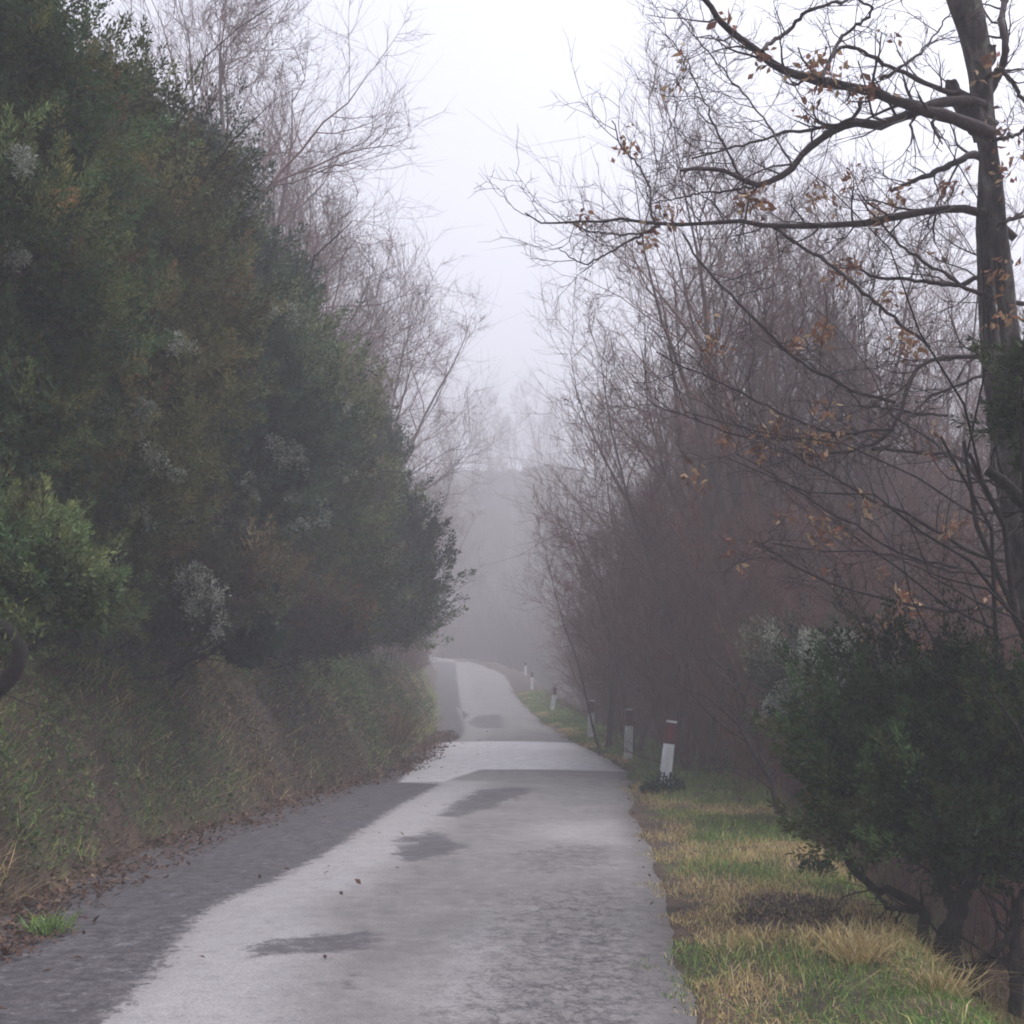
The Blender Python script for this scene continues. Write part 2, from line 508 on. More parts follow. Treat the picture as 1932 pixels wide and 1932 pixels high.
def road_mat():
    m, N, L, B = new_mat('worn_asphalt')
    tc = N.new('ShaderNodeTexCoord')
    def noise(scale, detail=5, rough=.6):
        n = N.new('ShaderNodeTexNoise'); n.inputs['Scale'].default_value = scale
        n.inputs['Detail'].default_value = detail; n.inputs['Roughness'].default_value = rough
        L.new(tc.outputs['Object'], n.inputs['Vector']); return n.outputs['Fac']
    def attr(k):
        a = N.new('ShaderNodeAttribute'); a.attribute_name = k; return a.outputs['Fac']
    def math_(op, a, b=None, c=None):
        n = N.new('ShaderNodeMath'); n.operation = op
        for k, v in enumerate((a, b, c)):
            if v is None: continue
            if isinstance(v, (int, float)): n.inputs[k].default_value = v
            else: L.new(v, n.inputs[k])
        return n.outputs[0]
    def mr(v, a, b, c=0., d=1.):
        n = N.new('ShaderNodeMapRange'); n.inputs[1].default_value = a; n.inputs[2].default_value = b
        n.inputs[3].default_value = c; n.inputs[4].default_value = d; L.new(v, n.inputs[0]); return n.outputs[0]
    def mixc(f, a, b):
        n = N.new('ShaderNodeMix'); n.data_type = 'RGBA'
        if isinstance(f, float): n.inputs[0].default_value = f
        else: L.new(f, n.inputs[0])
        for k, v in ((6, a), (7, b)):
            if isinstance(v, tuple): n.inputs[k].default_value = (*v, 1)
            else: L.new(v, n.inputs[k])
        return n.outputs[2]
    big = noise(1.1, 4); mid = noise(6, 6, .7); fine = noise(75, 3, .7); grit = noise(190, 2, .8)
    vo = N.new('ShaderNodeTexVoronoi'); vo.inputs['Scale'].default_value = 110; L.new(tc.outputs['Object'], vo.inputs['Vector'])
    jag = math_('MULTIPLY_ADD', math_('SUBTRACT', noise(9, 9, .88), .5), 1.2, attr('dark'))
    darkm = mr(jag, -.012, .02)
    patchm = mr(math_('ADD', attr('patch'), math_('MULTIPLY', math_('SUBTRACT', noise(12, 9, .9), .5), 5.0)), .30, .62)
    patchm = math_('MULTIPLY', patchm, mr(attr('patch'), 0.02, .3))
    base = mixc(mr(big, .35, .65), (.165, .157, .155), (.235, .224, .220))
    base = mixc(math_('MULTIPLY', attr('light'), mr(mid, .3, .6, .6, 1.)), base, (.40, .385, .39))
    base = mixc(attr('crest'), base, (.62, .60, .62))  # smooth repaired patch, its colour paled to stand in for reflected sky
    base = mixc(mr(mid, .42, .7, 0, .38), base, (.13, .122, .125))
    dk = mixc(mr(noise(11, 10, .88), .44, .56), (.022, .020, .026), (.115, .106, .118))
    dk = mixc(mr(big, .4, .6, 0, .35), dk, (.05, .042, .042))
    base = mixc(math_('MULTIPLY', patchm, .9), base, mixc(mr(noise(24, 6, .8), .4, .6), (.022, .020, .026), (.085, .078, .088)))
    # web of cracks on the worn part
    vc = N.new('ShaderNodeTexVoronoi'); vc.feature = 'DISTANCE_TO_EDGE'; vc.inputs['Scale'].default_value = 4.2
    wv = N.new('ShaderNodeVectorMath'); wv.operation = 'MULTIPLY_ADD'
    nw = N.new('ShaderNodeTexNoise'); nw.inputs['Scale'].default_value = 7; nw.inputs['Detail'].default_value = 5
    L.new(tc.outputs['Object'], nw.inputs['Vector']); L.new(nw.outputs['Color'], wv.inputs[0]); wv.inputs[1].default_value = (.6, .6, .6)
    L.new(tc.outputs['Object'], wv.inputs[2]); L.new(wv.outputs[0], vc.inputs['Vector'])
    crack = math_('MULTIPLY', mr(vc.outputs['Distance'], .015, .085, 1., 0.), math_('MULTIPLY', attr('cracks'), mr(noise(1.7, 5, .75), .34, .46)))
    base = mixc(math_('MULTIPLY', crack, .8), base, (.03, .027, .03))
    base = mixc(darkm, base, dk)
    base = mixc(mr(attr('edge'), .0, .35, .75, 0.), base, (.075, .066, .06))
    base = mixc(mr(vo.outputs['Distance'], .0, .3, .3, 0.), base, (.42, .41, .42))
    base = mixc(mr(grit, .38, .60, .5, 0.), base, (.04, .036, .04))
    base = mixc(mr(fine, .36, .55, .4, 0.), base, (.07, .064, .068))
    spk = noise(9, 10, .82)
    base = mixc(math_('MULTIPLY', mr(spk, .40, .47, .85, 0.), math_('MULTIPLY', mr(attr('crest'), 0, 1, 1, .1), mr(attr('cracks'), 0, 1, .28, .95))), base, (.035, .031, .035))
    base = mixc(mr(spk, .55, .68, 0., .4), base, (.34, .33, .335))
    L.new(base, B.inputs['Base Color'])
    spk2 = noise(34, 8, .95)
    base = mixc(math_('MULTIPLY', mr(spk2, .40, .50, .75, 0.), mr(attr('crest'), 0, 1, 1, .15)), base, (.022, .020, .024))
    base = mixc(math_('MULTIPLY', mr(spk2, .53, .62, 0., .5), mr(attr('crest'), 0, 1, 1, .3)), base, (.46, .45, .46))
    r = mr(mid, .3, .7, .62, .82)
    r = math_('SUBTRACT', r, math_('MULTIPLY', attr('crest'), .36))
    r = math_('ADD', r, math_('MULTIPLY', darkm, .14))
    L.new(r, B.inputs['Roughness'])
    B.inputs['Specular IOR Level'].default_value = .3
    bp = N.new('ShaderNodeBump'); bp.inputs['Distance'].default_value = .012
    L.new(math_('MULTIPLY_ADD', attr('crest'), -.2, .2), bp.inputs['Strength'])
    hh = math_('ADD', math_('MULTIPLY', fine, .7), math_('ADD', math_('MULTIPLY', crack, -1.2), math_('ADD', math_('MULTIPLY', darkm, -1.0), math_('MULTIPLY', patchm, -.5))))
    L.new(hh, bp.inputs['Height']); L.new(bp.outputs[0], B.inputs['Normal'])
    return m

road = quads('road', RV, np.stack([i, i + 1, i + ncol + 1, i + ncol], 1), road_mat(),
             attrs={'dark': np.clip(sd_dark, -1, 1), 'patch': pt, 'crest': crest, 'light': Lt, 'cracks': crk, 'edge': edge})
tag(road, 'narrow patched grey asphalt road with a dark strip along its left side', kind='structure')


# ------------------------------------------------------------------ evergreen heath shrubs
GREENS = [(.056, .100, .040), (.040, .074, .036), (.082, .110, .038), (.105, .108, .038), (.028, .050, .030), (.12, .082, .040)]
GW = [.26, .24, .2, .12, .12, .06]


def heath(name, label, cat, blobs, leaf=(.055, 0.019), dens=20, per=95, seed=1, group=None, pal=GREENS, w=GW, base=None,
          stems=5, stem_r=.05, blossoms=(), bl_r=.075, plume=.45, tips=.12, fill=0.5, bl_n=5, back=-1.1, core=1.0):
    """blobs: (u, v, D, ru, rv) in picture units at forward distance D"""
    rng = np.random.default_rng(seed)
    cen, rd = [], []
    for (u, v, D, ru, rv) in blobs:
        c = at(u, v, D); s = D / FPX
        cen.append(c); rd.append(np.array([ru * s, (ru + rv) / 2 * s, rv * s]))
    if base is None:
        b = at(blobs[-1][0], blobs[-1][1], blobs[-1][2])
    else: b = base
    b = np.array(b, float) + np.array([back, .1, 0])
    bz = float(height(b[0], b[1])[0])
    root = empty(name, (b[0], b[1], bz))
    tag(root, label, cat, group)
    org = np.array([b[0], b[1], bz])
    bag = Bag(); PO = []
    for c, r in zip(cen, rd):
        area = 4 * np.pi * ((r[0] * r[1]) ** 1.6 / 3 + (r[0] * r[2]) ** 1.6 / 3 + (r[1] * r[2]) ** 1.6 / 3) ** (1 / 1.6)
        n = int(area * dens)
        dr = nrm(rng.normal(size=(n, 3)))
        lump = .52 + .92 * fbm(dr[:, 0] * 2.3 + c[0], dr[:, 2] * 2.3 + dr[:, 1] * 1.7 + c[2], seed, 3)
        rr = (fill + (1 - fill) * rng.random(n) ** .6) * lump
        P = c + dr * r * rr[:, None]
        gz = height(P[:, 0], P[:, 1])
        ok = P[:, 2] > gz + .1
        P, dr = P[ok], dr[ok]
        n = len(P)
        D = nrm(dr * .75 + [0, 0, .75] + .35 * rng.normal(size=(n, 3)))
        Lp = plume * (.6 + .8 * rng.random(n)) * np.where(rng.random(n) < tips, 1.7, 1)
        q = rng.random((n, per))
        radial = nrm(rng.normal(size=(n, per, 3)))
        wdt = .32 * Lp[:, None] * (1 - q * .85) * rng.random((n, per)) ** .5
        Q = P[:, None] + D[:, None] * (q * Lp[:, None])[..., None] + radial * wdt[..., None]
        LD = nrm(D[:, None] * .9 + radial * .75 + .2 * rng.normal(size=radial.shape))
        ll = leaf[0] * (.6 + .8 * rng.random(n * per)); lw = leaf[1] * (.7 + .6 * rng.random(n * per))
        V, F = leaves(Q.reshape(-1, 3), LD.reshape(-1, 3), ll, lw, rng=rng)
        # species and age of the sprig decide its tone: patches of green, olive and browned growth
        k = fbm(P[:, 0] * 1.1 + seed, P[:, 2] * 1.1 + P[:, 1] * .6, 50 + seed, 2)
        pc = pick(pal, n, rng, .2, w)
        pc = pc * (1 + 2.6 * (k[:, None] - .5)) + np.array([.045, .022, .004]) * sstep(.58, .75, k)[:, None]
        C = np.repeat(pc, per, 0) * (1 + .22 * rng.normal(size=(n * per, 1))).clip(.4, 1.9)
        bag.add(V, F, np.repeat(C, 4, 0))
        PO.append(P)
        # added inner leaves, toned darker, that close the crown and block light
        nc = int(area * 900 * core * (.05 / leaf[0]) ** 1.2)
        dr = nrm(rng.normal(size=(nc, 3)))
        P2 = c + dr * r * (.25 + .5 * rng.random((nc, 1)) ** .6)
        P2 = P2[P2[:, 2] > height(P2[:, 0], P2[:, 1])]; nc = len(P2)
        V, F = leaves(P2, nrm(rng.normal(size=(nc, 3)) + [0, 0, .5]), leaf[0] * 2.6 * (.6 + .8 * rng.random(nc)), leaf[1] * 2.8 * (.6 + .8 * rng.random(nc)), rng=rng)
        bag.add(V, F, np.repeat(pick(pal, nc, rng, .2, w) * .85, 4, 0))
    bag.build('foliage', M_LEAF, root, org)
    PO = np.concatenate(PO)
    # stems: from the base into the crown, forking
    tb = Bag()
    for k in range(stems):
        c = cen[rng.integers(len(cen))]; r = rd[0]
        tgt = c + rng.normal(size=3) * r * .2 + [-.25 * r[0], 0, 0]
        s0 = org + np.array([rng.normal() * .12, rng.normal() * .12, -.15])
        n = 9
        f = np.linspace(0, 1, n)[:, None]
        line = s0 + (tgt - s0) * f + np.cumsum(rng.normal(size=(n, 3)) * .05 * np.linalg.norm(tgt - s0) / 2, 0) * (f > 0)
        rr = stem_r * (1 - .75 * f[:, 0]) * (.7 + .5 * rng.random())
        V, F = tubes(line[None], rr[None], 7); tb.add(V, F)
        S, Dd, PL, Rp, t = kids(line[None], rr[None], 9, .3, 1, .8, rng)
        pp, r2 = grow(S, Dd, PL * .4 * (.5 + rng.random(len(PL))), Rp * .6, 5, .25, .08, .2, rng)
        V, F = tubes(pp, r2, 4); tb.add(V, F)
    if stems: tb.build('trunk', M_BARK_DARK, root, org)
    if blossoms:
        bb = Bag(); bl = []
        for (u, v, r) in blossoms:
            for _ in range(2):
                du, dv = u + rng.normal() * r, v + rng.normal() * r; aa = rng.random() * 6.28
                for _ in range(bl_n):
                    aa += rng.normal() * .8; du += math.cos(aa) * 9; dv += abs(math.sin(aa)) * 8; bl.append((du, dv, 4))
        U, W_ = project(PO)
        for (u, v, r) in bl:
            for _ in range(1):
                du, dv = rng.normal(size=2) * r
                brr = bl_r * (.4 + .9 * rng.random())
                near = np.hypot(U - u - du, W_ - v - dv) < 38
                if not near.any(): continue
                cand = PO[near]; p = cand[cand[:, 1].argmin()]
                q = at(u + du, v + dv, p[1] - .06)
                n = 45
                D = nrm(rng.normal(size=(n, 3)) + [0, -.2, .7])
                Q = q + D * (brr * rng.random((n, 1)) ** .5)
                V, F = leaves(Q, D + .4 * rng.normal(size=D.shape), .035 * (.6 + .8 * rng.random(n)), .012 * (.6 + .8 * rng.random(n)), rng=rng)
                C = pick([(.34, .36, .31), (.25, .27, .22), (.44, .44, .39), (.13, .17, .11)], n, rng, .15)
                bb.add(V, F, np.repeat(C, 4, 0))
        if bb.V: bb.build('blossom', M_BLOSSOM, root, org)
    return root


heath('tree_heath', 'tall dark heath tree filling the left edge of the picture above the bank', 'shrub',
      [(-30, 60, 9.2, 190, 170), (60, 200, 9.5, 175, 190), (-40, 420, 9.3, 210, 230), (90, 560, 9.6, 150, 190), (-20, 760, 9.2, 200, 210), (110, 960, 11.2, 190, 150), (60, 1150, 11.4, 220, 75)],
      seed=11, leaf=(.046, 0.016), dens=35, per=100, plume=.34, stem_r=.07, base=at(-30, 1200, 9.4), stems=6,
      blossoms=[(30, 300, 12), (20, 480, 14)])
heath('tree_heath', 'rounded olive green heath tree second from the left with pale seed heads', 'shrub',
      [(215, 250, 12.4, 112, 140), (290, 430, 12.8, 135, 180), (215, 430, 12, 150, 180), (230, 700, 12, 170, 210), (340, 650, 12.6, 140, 190), (210, 930, 11.8, 170, 150), (300, 1160, 14.8, 190, 70)],
      seed=12, pal=[(.085, .098, .038), (.062, .078, .034), (.11, .105, .04), (.05, .06, .03), (.13, .09, .042)], w=[.3, .25, .2, .15, .1], leaf=(.055, 0.019), dens=27, per=95, plume=.42, stem_r=.07, base=at(200, 1210, 12.2), stems=6,
      blossoms=[(160, 700, 8), (300, 880, 8), (75, 930, 9), (150, 1000, 7), (270, 960, 6), (120, 820, 8), (320, 640, 6), (205, 750, 20), (255, 790, 22), (280, 800, 14), (300, 845, 8), (130, 905, 10), (180, 950, 12), (185, 985, 10), (215, 1010, 10), (240, 1020, 8), (90, 850, 18), (100, 920, 14)])
heath('tree_heath', 'broad dark heath tree with grey blossom in the middle of the left row', 'shrub',
      [(375, 320, 16.5, 60, 90), (395, 460, 16.5, 92, 140), (475, 585, 17, 95, 110), (460, 730, 16, 160, 180), (520, 840, 16.2, 110, 160), (400, 960, 15.8, 150, 150)],
      seed=13, pal=[(.042, .076, .044), (.034, .062, .040), (.06, .09, .045), (.026, .044, .034)], w=[.35, .3, .2, .15], leaf=(.065, 0.023), dens=20, per=95, plume=.5, stem_r=.07, base=at(420, 1220, 16.2), stems=6,
      blossoms=[(450, 350, 6), (500, 560, 10), (470, 900, 9), (520, 820, 9), (430, 1000, 7), (575, 860, 10), (545, 580, 14), (580, 600, 12), (540, 880, 22), (560, 920, 18), (590, 960, 14), (610, 985, 8), (350, 870, 12), (330, 1000, 12), (360, 850, 10)])
heath('tree_heath', 'mid green heath tree with rusty lower foliage behind the grey blossomed one', 'shrub',
      [(530, 560, 21.5, 46, 60), (568, 690, 21.5, 60, 100), (590, 830, 21, 120, 150), (560, 1000, 20.5, 150, 150), (600, 1120, 20.5, 120, 110)],
      seed=14, pal=[(.07, .10, .04), (.052, .078, .036), (.095, .11, .042), (.10, .075, .04)], w=[.35, .3, .2, .15], leaf=(.075, 0.026), dens=16, per=90, plume=.55, stem_r=.07, base=at(580, 1225, 20.8), stems=6,
      blossoms=[(600, 700, 10), (660, 760, 7), (600, 790, 7), (625, 950, 8), (640, 880, 7), (660, 690, 6)])
heath('tree_heath', 'bushy green heath tree reaching out over the road at the end of the left row', 'shrub',
      [(655, 830, 27, 65, 85), (705, 910, 27, 62, 100), (728, 1010, 26.8, 80, 105), (758, 1090, 26.6, 78, 80), (733, 1165, 26.6, 92, 62), (660, 1040, 26.5, 100, 160)],
      seed=15, leaf=(.085, 0.029), dens=15, per=90, plume=.5, stem_r=.08, base=at(700, 1238, 27), stems=7, pal=[(.068, .108, .050), (.050, .082, .044), (.09, .11, .048), (.035, .055, .034)], w=[.35, .3, .2, .15],
      blossoms=[(815, 970, 12), (800, 930, 8), (685, 1065, 7)], bl_n=3)
heath('heath_bush', 'low bright green bush on the bank at the left edge', 'shrub',
      [(60, 1080, 8.6, 120, 85), (-60, 1050, 8.4, 130, 120), (150, 1130, 8.9, 80, 70)],
      seed=16, leaf=(.05, 0.016), dens=35, per=95, plume=.3, stem_r=.03, stems=5, base=at(20, 1220, 8.7), pal=[(.065, .115, .045), (.05, .09, .04), (.09, .12, .045), (.04, .055, .03)], w=[.35, .3, .2, .15],
      blossoms=())
heath('heath_bush', 'brown and green bush under the row with white flower clumps beside ivy', 'shrub',
      [(330, 1130, 13, 150, 85), (420, 1080, 13.4, 110, 90), (250, 1080, 12.8, 110, 90)],
      seed=17, leaf=(.05, 0.020), dens=23, per=80, plume=.38, stem_r=.035, stems=5, base=at(330, 1235, 13.1), pal=[(.04, .045, .03), (.055, .042, .03), (.035, .04, .03), (.065, .055, .035)], w=[.3, .25, .25, .2],
      blossoms=[(370, 1090, 14), (395, 1120, 14), (408, 1150, 12), (375, 1075, 8)], bl_r=.09)
heath('ivy_bush', 'dark glossy ivy clump growing at the top of the bank', 'shrub',
      [(480, 1150, 14.2, 50, 75), (470, 1210, 14, 55, 45)],
      seed=18, leaf=(.06, 0.050), dens=24, per=55, plume=.22, stem_r=.03, stems=4, base=at(480, 1245, 14.2), pal=[(.016, .038, .024), (.022, .048, .028), (.012, .028, .02)], w=[.4, .3, .3], tips=.02)
heath('rusty_bush', 'rusty brown dying bush between the ivy clump and the last heath tree', 'shrub',
      [(560, 1180, 18.5, 90, 75), (620, 1190, 19, 90, 60), (490, 1080, 17, 50, 50)],
      seed=19, leaf=(.06, 0.023), dens=22, per=65, plume=.4, stem_r=.03, stems=5, base=at(570, 1240, 18.6), pal=[(.060, .038, .028), (.050, .040, .030), (.040, .055, .030), (.10, .055, .028)], w=[.3, .3, .3, .1])

# right-hand foreground shrubs
heath('heath_bush', 'large dark green heath shrub at the lower right corner on twisted stems', 'shrub',
      [(1640, 1400, 8.4, 130, 130), (1760, 1350, 8.2, 150, 130), (1900, 1420, 7.8, 140, 150), (1700, 1520, 8.0, 130, 110), (1850, 1560, 7.6, 160, 120), (1620, 1500, 8.2, 90, 110)],
      seed=21, back=0, leaf=(.042, 0.014), dens=40, per=95, plume=.28, stem_r=.030, stems=0, base=at(1800, 1850, 7.7),
      pal=[(.032, .064, .024), (.046, .086, .030), (.022, .040, .02), (.075, .085, .03)], w=[.35, .3, .25, .1])
heath('flowering_bush', 'greyish white flowering shrub behind the dark heath shrub on the right', 'shrub',
      [(1530, 1280, 13.5, 95, 75), (1490, 1340, 14, 45, 65), (1610, 1260, 13.2, 80, 60), (1450, 1260, 15, 35, 45)],
      seed=22, back=0, leaf=(.05, 0.019), dens=26, per=75, plume=.4, stem_r=.03, stems=5, base=at(1530, 1520, 13.8),
      pal=[(.05, .06, .04), (.06, .06, .045), (.035, .05, .03), (.08, .075, .06)], w=[.3, .3, .25, .15],
      blossoms=[(1520, 1235, 24), (1550, 1210, 20), (1500, 1255, 20), (1575, 1240, 22), (1535, 1290, 18), (1560, 1270, 16), (1445, 1170, 8), (1600, 1215, 14)], bl_r=.11, bl_n=9)
heath('evergreen_branch_shrub', 'dark evergreen shrub cut by the right edge of the picture in front of the oak', 'shrub',
      [(1935, 770, 7.4, 55, 85), (1965, 680, 7.4, 55, 60), (1955, 870, 7.3, 40, 40)],
      seed=23, back=0, leaf=(.042, 0.014), dens=32, per=90, plume=.26, stem_r=.04, stems=4, base=np.array([4.1, 7.3, 0]),
      pal=[(.05, .075, .035), (.07, .09, .04), (.035, .05, .03)], w=[.4, .3, .3])


# ------------------------------------------------------------------ bare trees
def wood(name, mats, seed, h=11, stems=1, spread=.45, trunk_r=.11, n1=13, n2=7, n3=7, n4=5, droop=.0, lim=.5, lean=(0, 0), up=.10, first=.25):
    """a leafless tree in its own space: Empty > trunk, crown (branches and twigs)"""
    rng = np.random.default_rng(seed)
    root = empty(name, (0, 0, 0))
    d0 = np.array([[lean[0] + (rng.normal() * .16 if stems > 1 else 0), lean[1] + (rng.normal() * .16 if stems > 1 else 0), 1.0] for _ in range(stems)])
    p0 = np.array([[rng.normal() * .12 * (stems > 1), rng.normal() * .12 * (stems > 1), -.5] for _ in range(stems)])
    L0 = h * (.75 + .25 * rng.random(stems)); L0[0] = h
    R0 = trunk_r * (.6 + .5 * rng.random(stems)); R0[0] = trunk_r
    T, TR = grow(p0, d0, L0, R0, 12, .06, .03, .05, rng)
    tb = Bag(); V, F = tubes(T, TR, 8); tb.add(V, F)
    tb.build('trunk', mats[0], root)
    cb = Bag()
    S, D, PL, R, t = kids(T, TR, n1, first, .98, spread * 1.6, rng)
    L = PL * lim * (1.15 - .85 * t) * (.6 + .7 * rng.random(len(PL)))
    A, AR = grow(S, D, L, np.maximum(R * .55, .012), 8, .17, up, .07, rng)
    V, F = tubes(A, AR, 5); cb.add(V, F)
    S, D, PL, R, t = kids(A, AR, n2, .2, .97, .75, rng)
    B, BR = grow(S, D, PL * .55 * (1.1 - .6 * t) * (.5 + .8 * rng.random(len(PL))), np.maximum(R * .6, .007), 6, .15, up * .8, .25, rng)
    V, F = tubes(B, BR, 4); cb.add(V, F)
    S, D, PL, R, t = kids(B, BR, n3, .15, .97, .7, rng)
    C, CR = grow(S, D, PL * .55 * (.5 + .8 * rng.random(len(PL))), np.maximum(R * .6, .0045), 4, .16, up * .7, .3, rng)
    V, F = tubes(C, CR, 3); cb.add(V, F)
    S, D, PL, R, t = kids(C, CR, n4, .15, .97, .65, rng)
    E, ER = grow(S, D, PL * .6 * (.5 + .8 * rng.random(len(PL))), np.maximum(R * .6, .003), 2, .15, up * .7, .3, rng)
    V, F = tubes(E, ER, 3); cb.add(V, F)
    cb.build('crown', mats[1], root)
    return root


def put(root, x, y, sc, rz, label, group, cat='tree', sink=0.0, tilt=(0, 0), sz=None, first=False):
    """place the thing itself, or a copy of it with copies of its parts"""
    o = root
    if not first:
        o = root.copy(); COL.objects.link(o)
        for ch in root.children:
            c = ch.copy(); COL.objects.link(c); c.parent = o
    o.location = (x, y, float(height(x, y)[0]) - sink)
    o.rotation_euler = (tilt[0], tilt[1], rz)
    o.scale = (sc, sc, sz or sc)
    tag(o, label, cat, group)
    return o


GREY = (M_BARK_GREY, M_BARK_BROWN)
protos = [
    wood('bare_tree', GREY, 101, h=12, stems=1, trunk_r=.13, n1=16),
    wood('bare_tree', GREY, 102, h=12, stems=2, trunk_r=.10, n1=11, spread=.4),
    wood('bare_tree', GREY, 103, h=12, stems=3, trunk_r=.09, n1=9, spread=.35, lim=.42),
    wood('bare_tree', GREY, 104, h=12, stems=1, trunk_r=.15, n1=20, spread=.5, lim=.46, lean=(.15, .05)),
    wood('bare_tree', GREY, 105, h=12, stems=4, trunk_r=.07, n1=8, spread=.3, lim=.36, up=.14)]
thick = [
    wood('bare_shrub', (M_BARK_BROWN, M_BARK_BROWN), 201, h=5, stems=6, trunk_r=.04, n1=8, n2=6, n3=6, n4=4, spread=.35, lim=.38, first=.08),
    wood('bare_shrub', (M_BARK_BROWN, M_BARK_BROWN), 202, h=5, stems=8, trunk_r=.035, n1=7, n2=6, n3=5, n4=4, spread=.4, lim=.42, first=.05),
    wood('bare_shrub', (M_BARK_BROWN, M_BARK_BROWN), 203, h=5, stems=5, trunk_r=.04, n1=9, n2=6, n3=6, n4=4, spread=.5, lim=.5, first=.05)]
used = set()
def place(lst, k, *a, **kw):
    key = (id(lst), k)
    f = key not in used; used.add(key)
    return put(lst[k], *a, first=f, **kw)

rng = np.random.default_rng(5)
def at_ground(u, D): return at(u, 1290, D)[0]

STEMS = {0: 'single stemmed', 1: 'twin stemmed', 2: 'three stemmed', 3: 'wide crowned leaning', 4: 'many stemmed'}
SHRUB = {0: 'upright', 1: 'dense', 2: 'spreading'}
def where_right(u):
    for lim, t in [(1060, 'at the edge of the foggy gap'), (1125, 'above the third and fourth marker posts'), (1205, 'above the second marker post'), (1295, 'above the nearest marker post'),
                   (1400, 'just right of the nearest marker post'), (1500, 'above the grey flowering shrub'), (1600, 'between flowering and big heath shrubs'),
                   (1700, 'above the big heath shrub'), (1810, 'left of the oak trunk'), (3000, 'behind the oak trunk')]:
        if u < lim: return t
def where_left(u):
    for lim, t in [(320, 'above the second heath tree'), (450, 'above the middle of the heath row'), (570, 'over the grey blossomed heath tree'), (690, 'behind the end heath tree'), (3000, 'at the left edge of the foggy gap')]:
        if u < lim: return t
def row(D, a, b): return 'front row' if D < a else ('second row' if D < b else 'far row')
# left side, behind the heaths
left = [
    # u, D, proto, height scale, rz, label
    (300, 22, 3, 1.25, 1.0, 'dark leaning bare tree above the second heath tree at the upper left'),
    (375, 27, 0, 1.40, .3, 'straight slender bare tree rising behind the left heaths'),
    (500, 30, 2, 1.25, 2.1, 'bare tree of three stems spreading over the middle of the left row'),
    (500, 36, 3, 1.4, 4.4, 'thick trunked bare tree forking towards the road on the left'),
    (555, 42, 1, 1.15, 3.0, 'twin stemmed bare tree fading in the mist behind the end heath tree'),
]
for (u, D, k, s, rz, lab) in left:
    place(protos, k, at_ground(u, D), D, s, rz, lab, 'bare trees on the bank left of the road')
misty_left = [(600, 50, 4, 1.2), (680, 56, 2, 1.15), (730, 62, 3, 1.05), (560, 58, 1, 1.4), (480, 45, 4, 1.3), (430, 38, 1, 1.25), (640, 70, 0, 1.3), (740, 74, 4, 1.1), (770, 84, 2, 1.0),
              (350, 40, 2, 1.3), (260, 34, 4, 1.2), (700, 48, 4, .85), (750, 52, 4, .8), (200, 30, 1, 1.1), (770, 68, 1, .85), (520, 66, 3, 1.4), (430, 60, 0, 1.5), (590, 44, 2, 1.35), (660, 52, 0, 1.4), (700, 60, 1, 1.35), (470, 34, 4, 1.2), (610, 38, 0, 1.2), (560, 48, 1, 1.45), (740, 66, 4, 1.3)]
for (u, D, k, s) in misty_left:
    u = min(u, 855 - 2.6 * s * FPX / D)
    place(protos, k, at_ground(u, D), D, s, rng.random() * 6.28, '%s bare tree %s, %s' % (STEMS[k], where_left(u), row(D, 46, 60)), 'misty bare trees left of the road')

# the end of the road
for (u, D, k, s) in [(820, 112, 1, .95), (850, 116, 3, .9), (880, 118, 2, 1.1), (905, 121, 0, 1.15), (935, 119, 4, 1.0), (960, 118, 3, 1.1), (985, 112, 1, 1.1), (1010, 116, 2, 1.15), (1040, 110, 0, 1.1), (1065, 114, 4, 1.2), (790, 122, 2, 1.1), (760, 118, 0, 1.0),
                     (870, 132, 1, 1.0), (920, 136, 2, 1.0), (965, 134, 4, 1.0), (1015, 134, 3, 1.1), (840, 140, 4, 1.0), (1060, 135, 1, 1.1), (800, 150, 3, 1.2), (850, 155, 0, 1.2), (890, 150, 4, 1.1), (930, 152, 1, 1.2), (975, 150, 2, 1.2), (1020, 153, 0, 1.2), (1060, 150, 4, 1.2), (1100, 152, 3, 1.2), (870, 126, 4, 1.1), (945, 128, 1, 1.1), (995, 127, 4, 1.15), (1045, 125, 1, 1.2), (900, 108, 4, .55), (950, 106, 2, .6), (1000, 104, 4, .7), (860, 110, 2, .5)]:
    q_ = 1.0 if D < 111 else 1.22
    place(protos, k, at_ground(u, D * q_), D * q_, s * (1.15 if q_ > 1 else 1),  rng.random() * 6.28, '%s foggy tree beyond the bend, %s, %s' % (STEMS[k], 'above the road end' if u < 900 else ('mid gap' if u < 980 else 'right of gap'), 'low' if s < .8 else ('tall nearer one' if D < 118 else ('tall' if D < 130 else 'farthest back'))), 'foggy trees beyond the bend')

for n_, (u, D, k, s) in enumerate([(842, 106, 0, 1.3), (862, 112, 1, 1.6), (884, 108, 2, 1.3), (903, 114, 0, 1.8), (921, 107, 1, 1.3), (940, 113, 2, 1.7), (958, 106, 0, 1.4), (976, 111, 1, 1.7), (994, 104, 2, 1.4), (1012, 109, 0, 1.8),
                     (1030, 103, 1, 1.5), (1048, 108, 2, 1.8), (1068, 101, 0, 1.6), (1090, 106, 1, 1.8), (872, 124, 2, 2.2), (915, 126, 0, 2.2), (955, 124, 1, 2.2), (1000, 125, 2, 2.2), (1040, 122, 0, 2.2), (1080, 120, 1, 2.2)]):
    place(thick, k, at_ground(u, D), D, s, rng.random() * 6.28, 'misty shrub in the foggy thicket that closes the road beyond the bend', 'misty shrubs beyond the bend', cat='shrub')

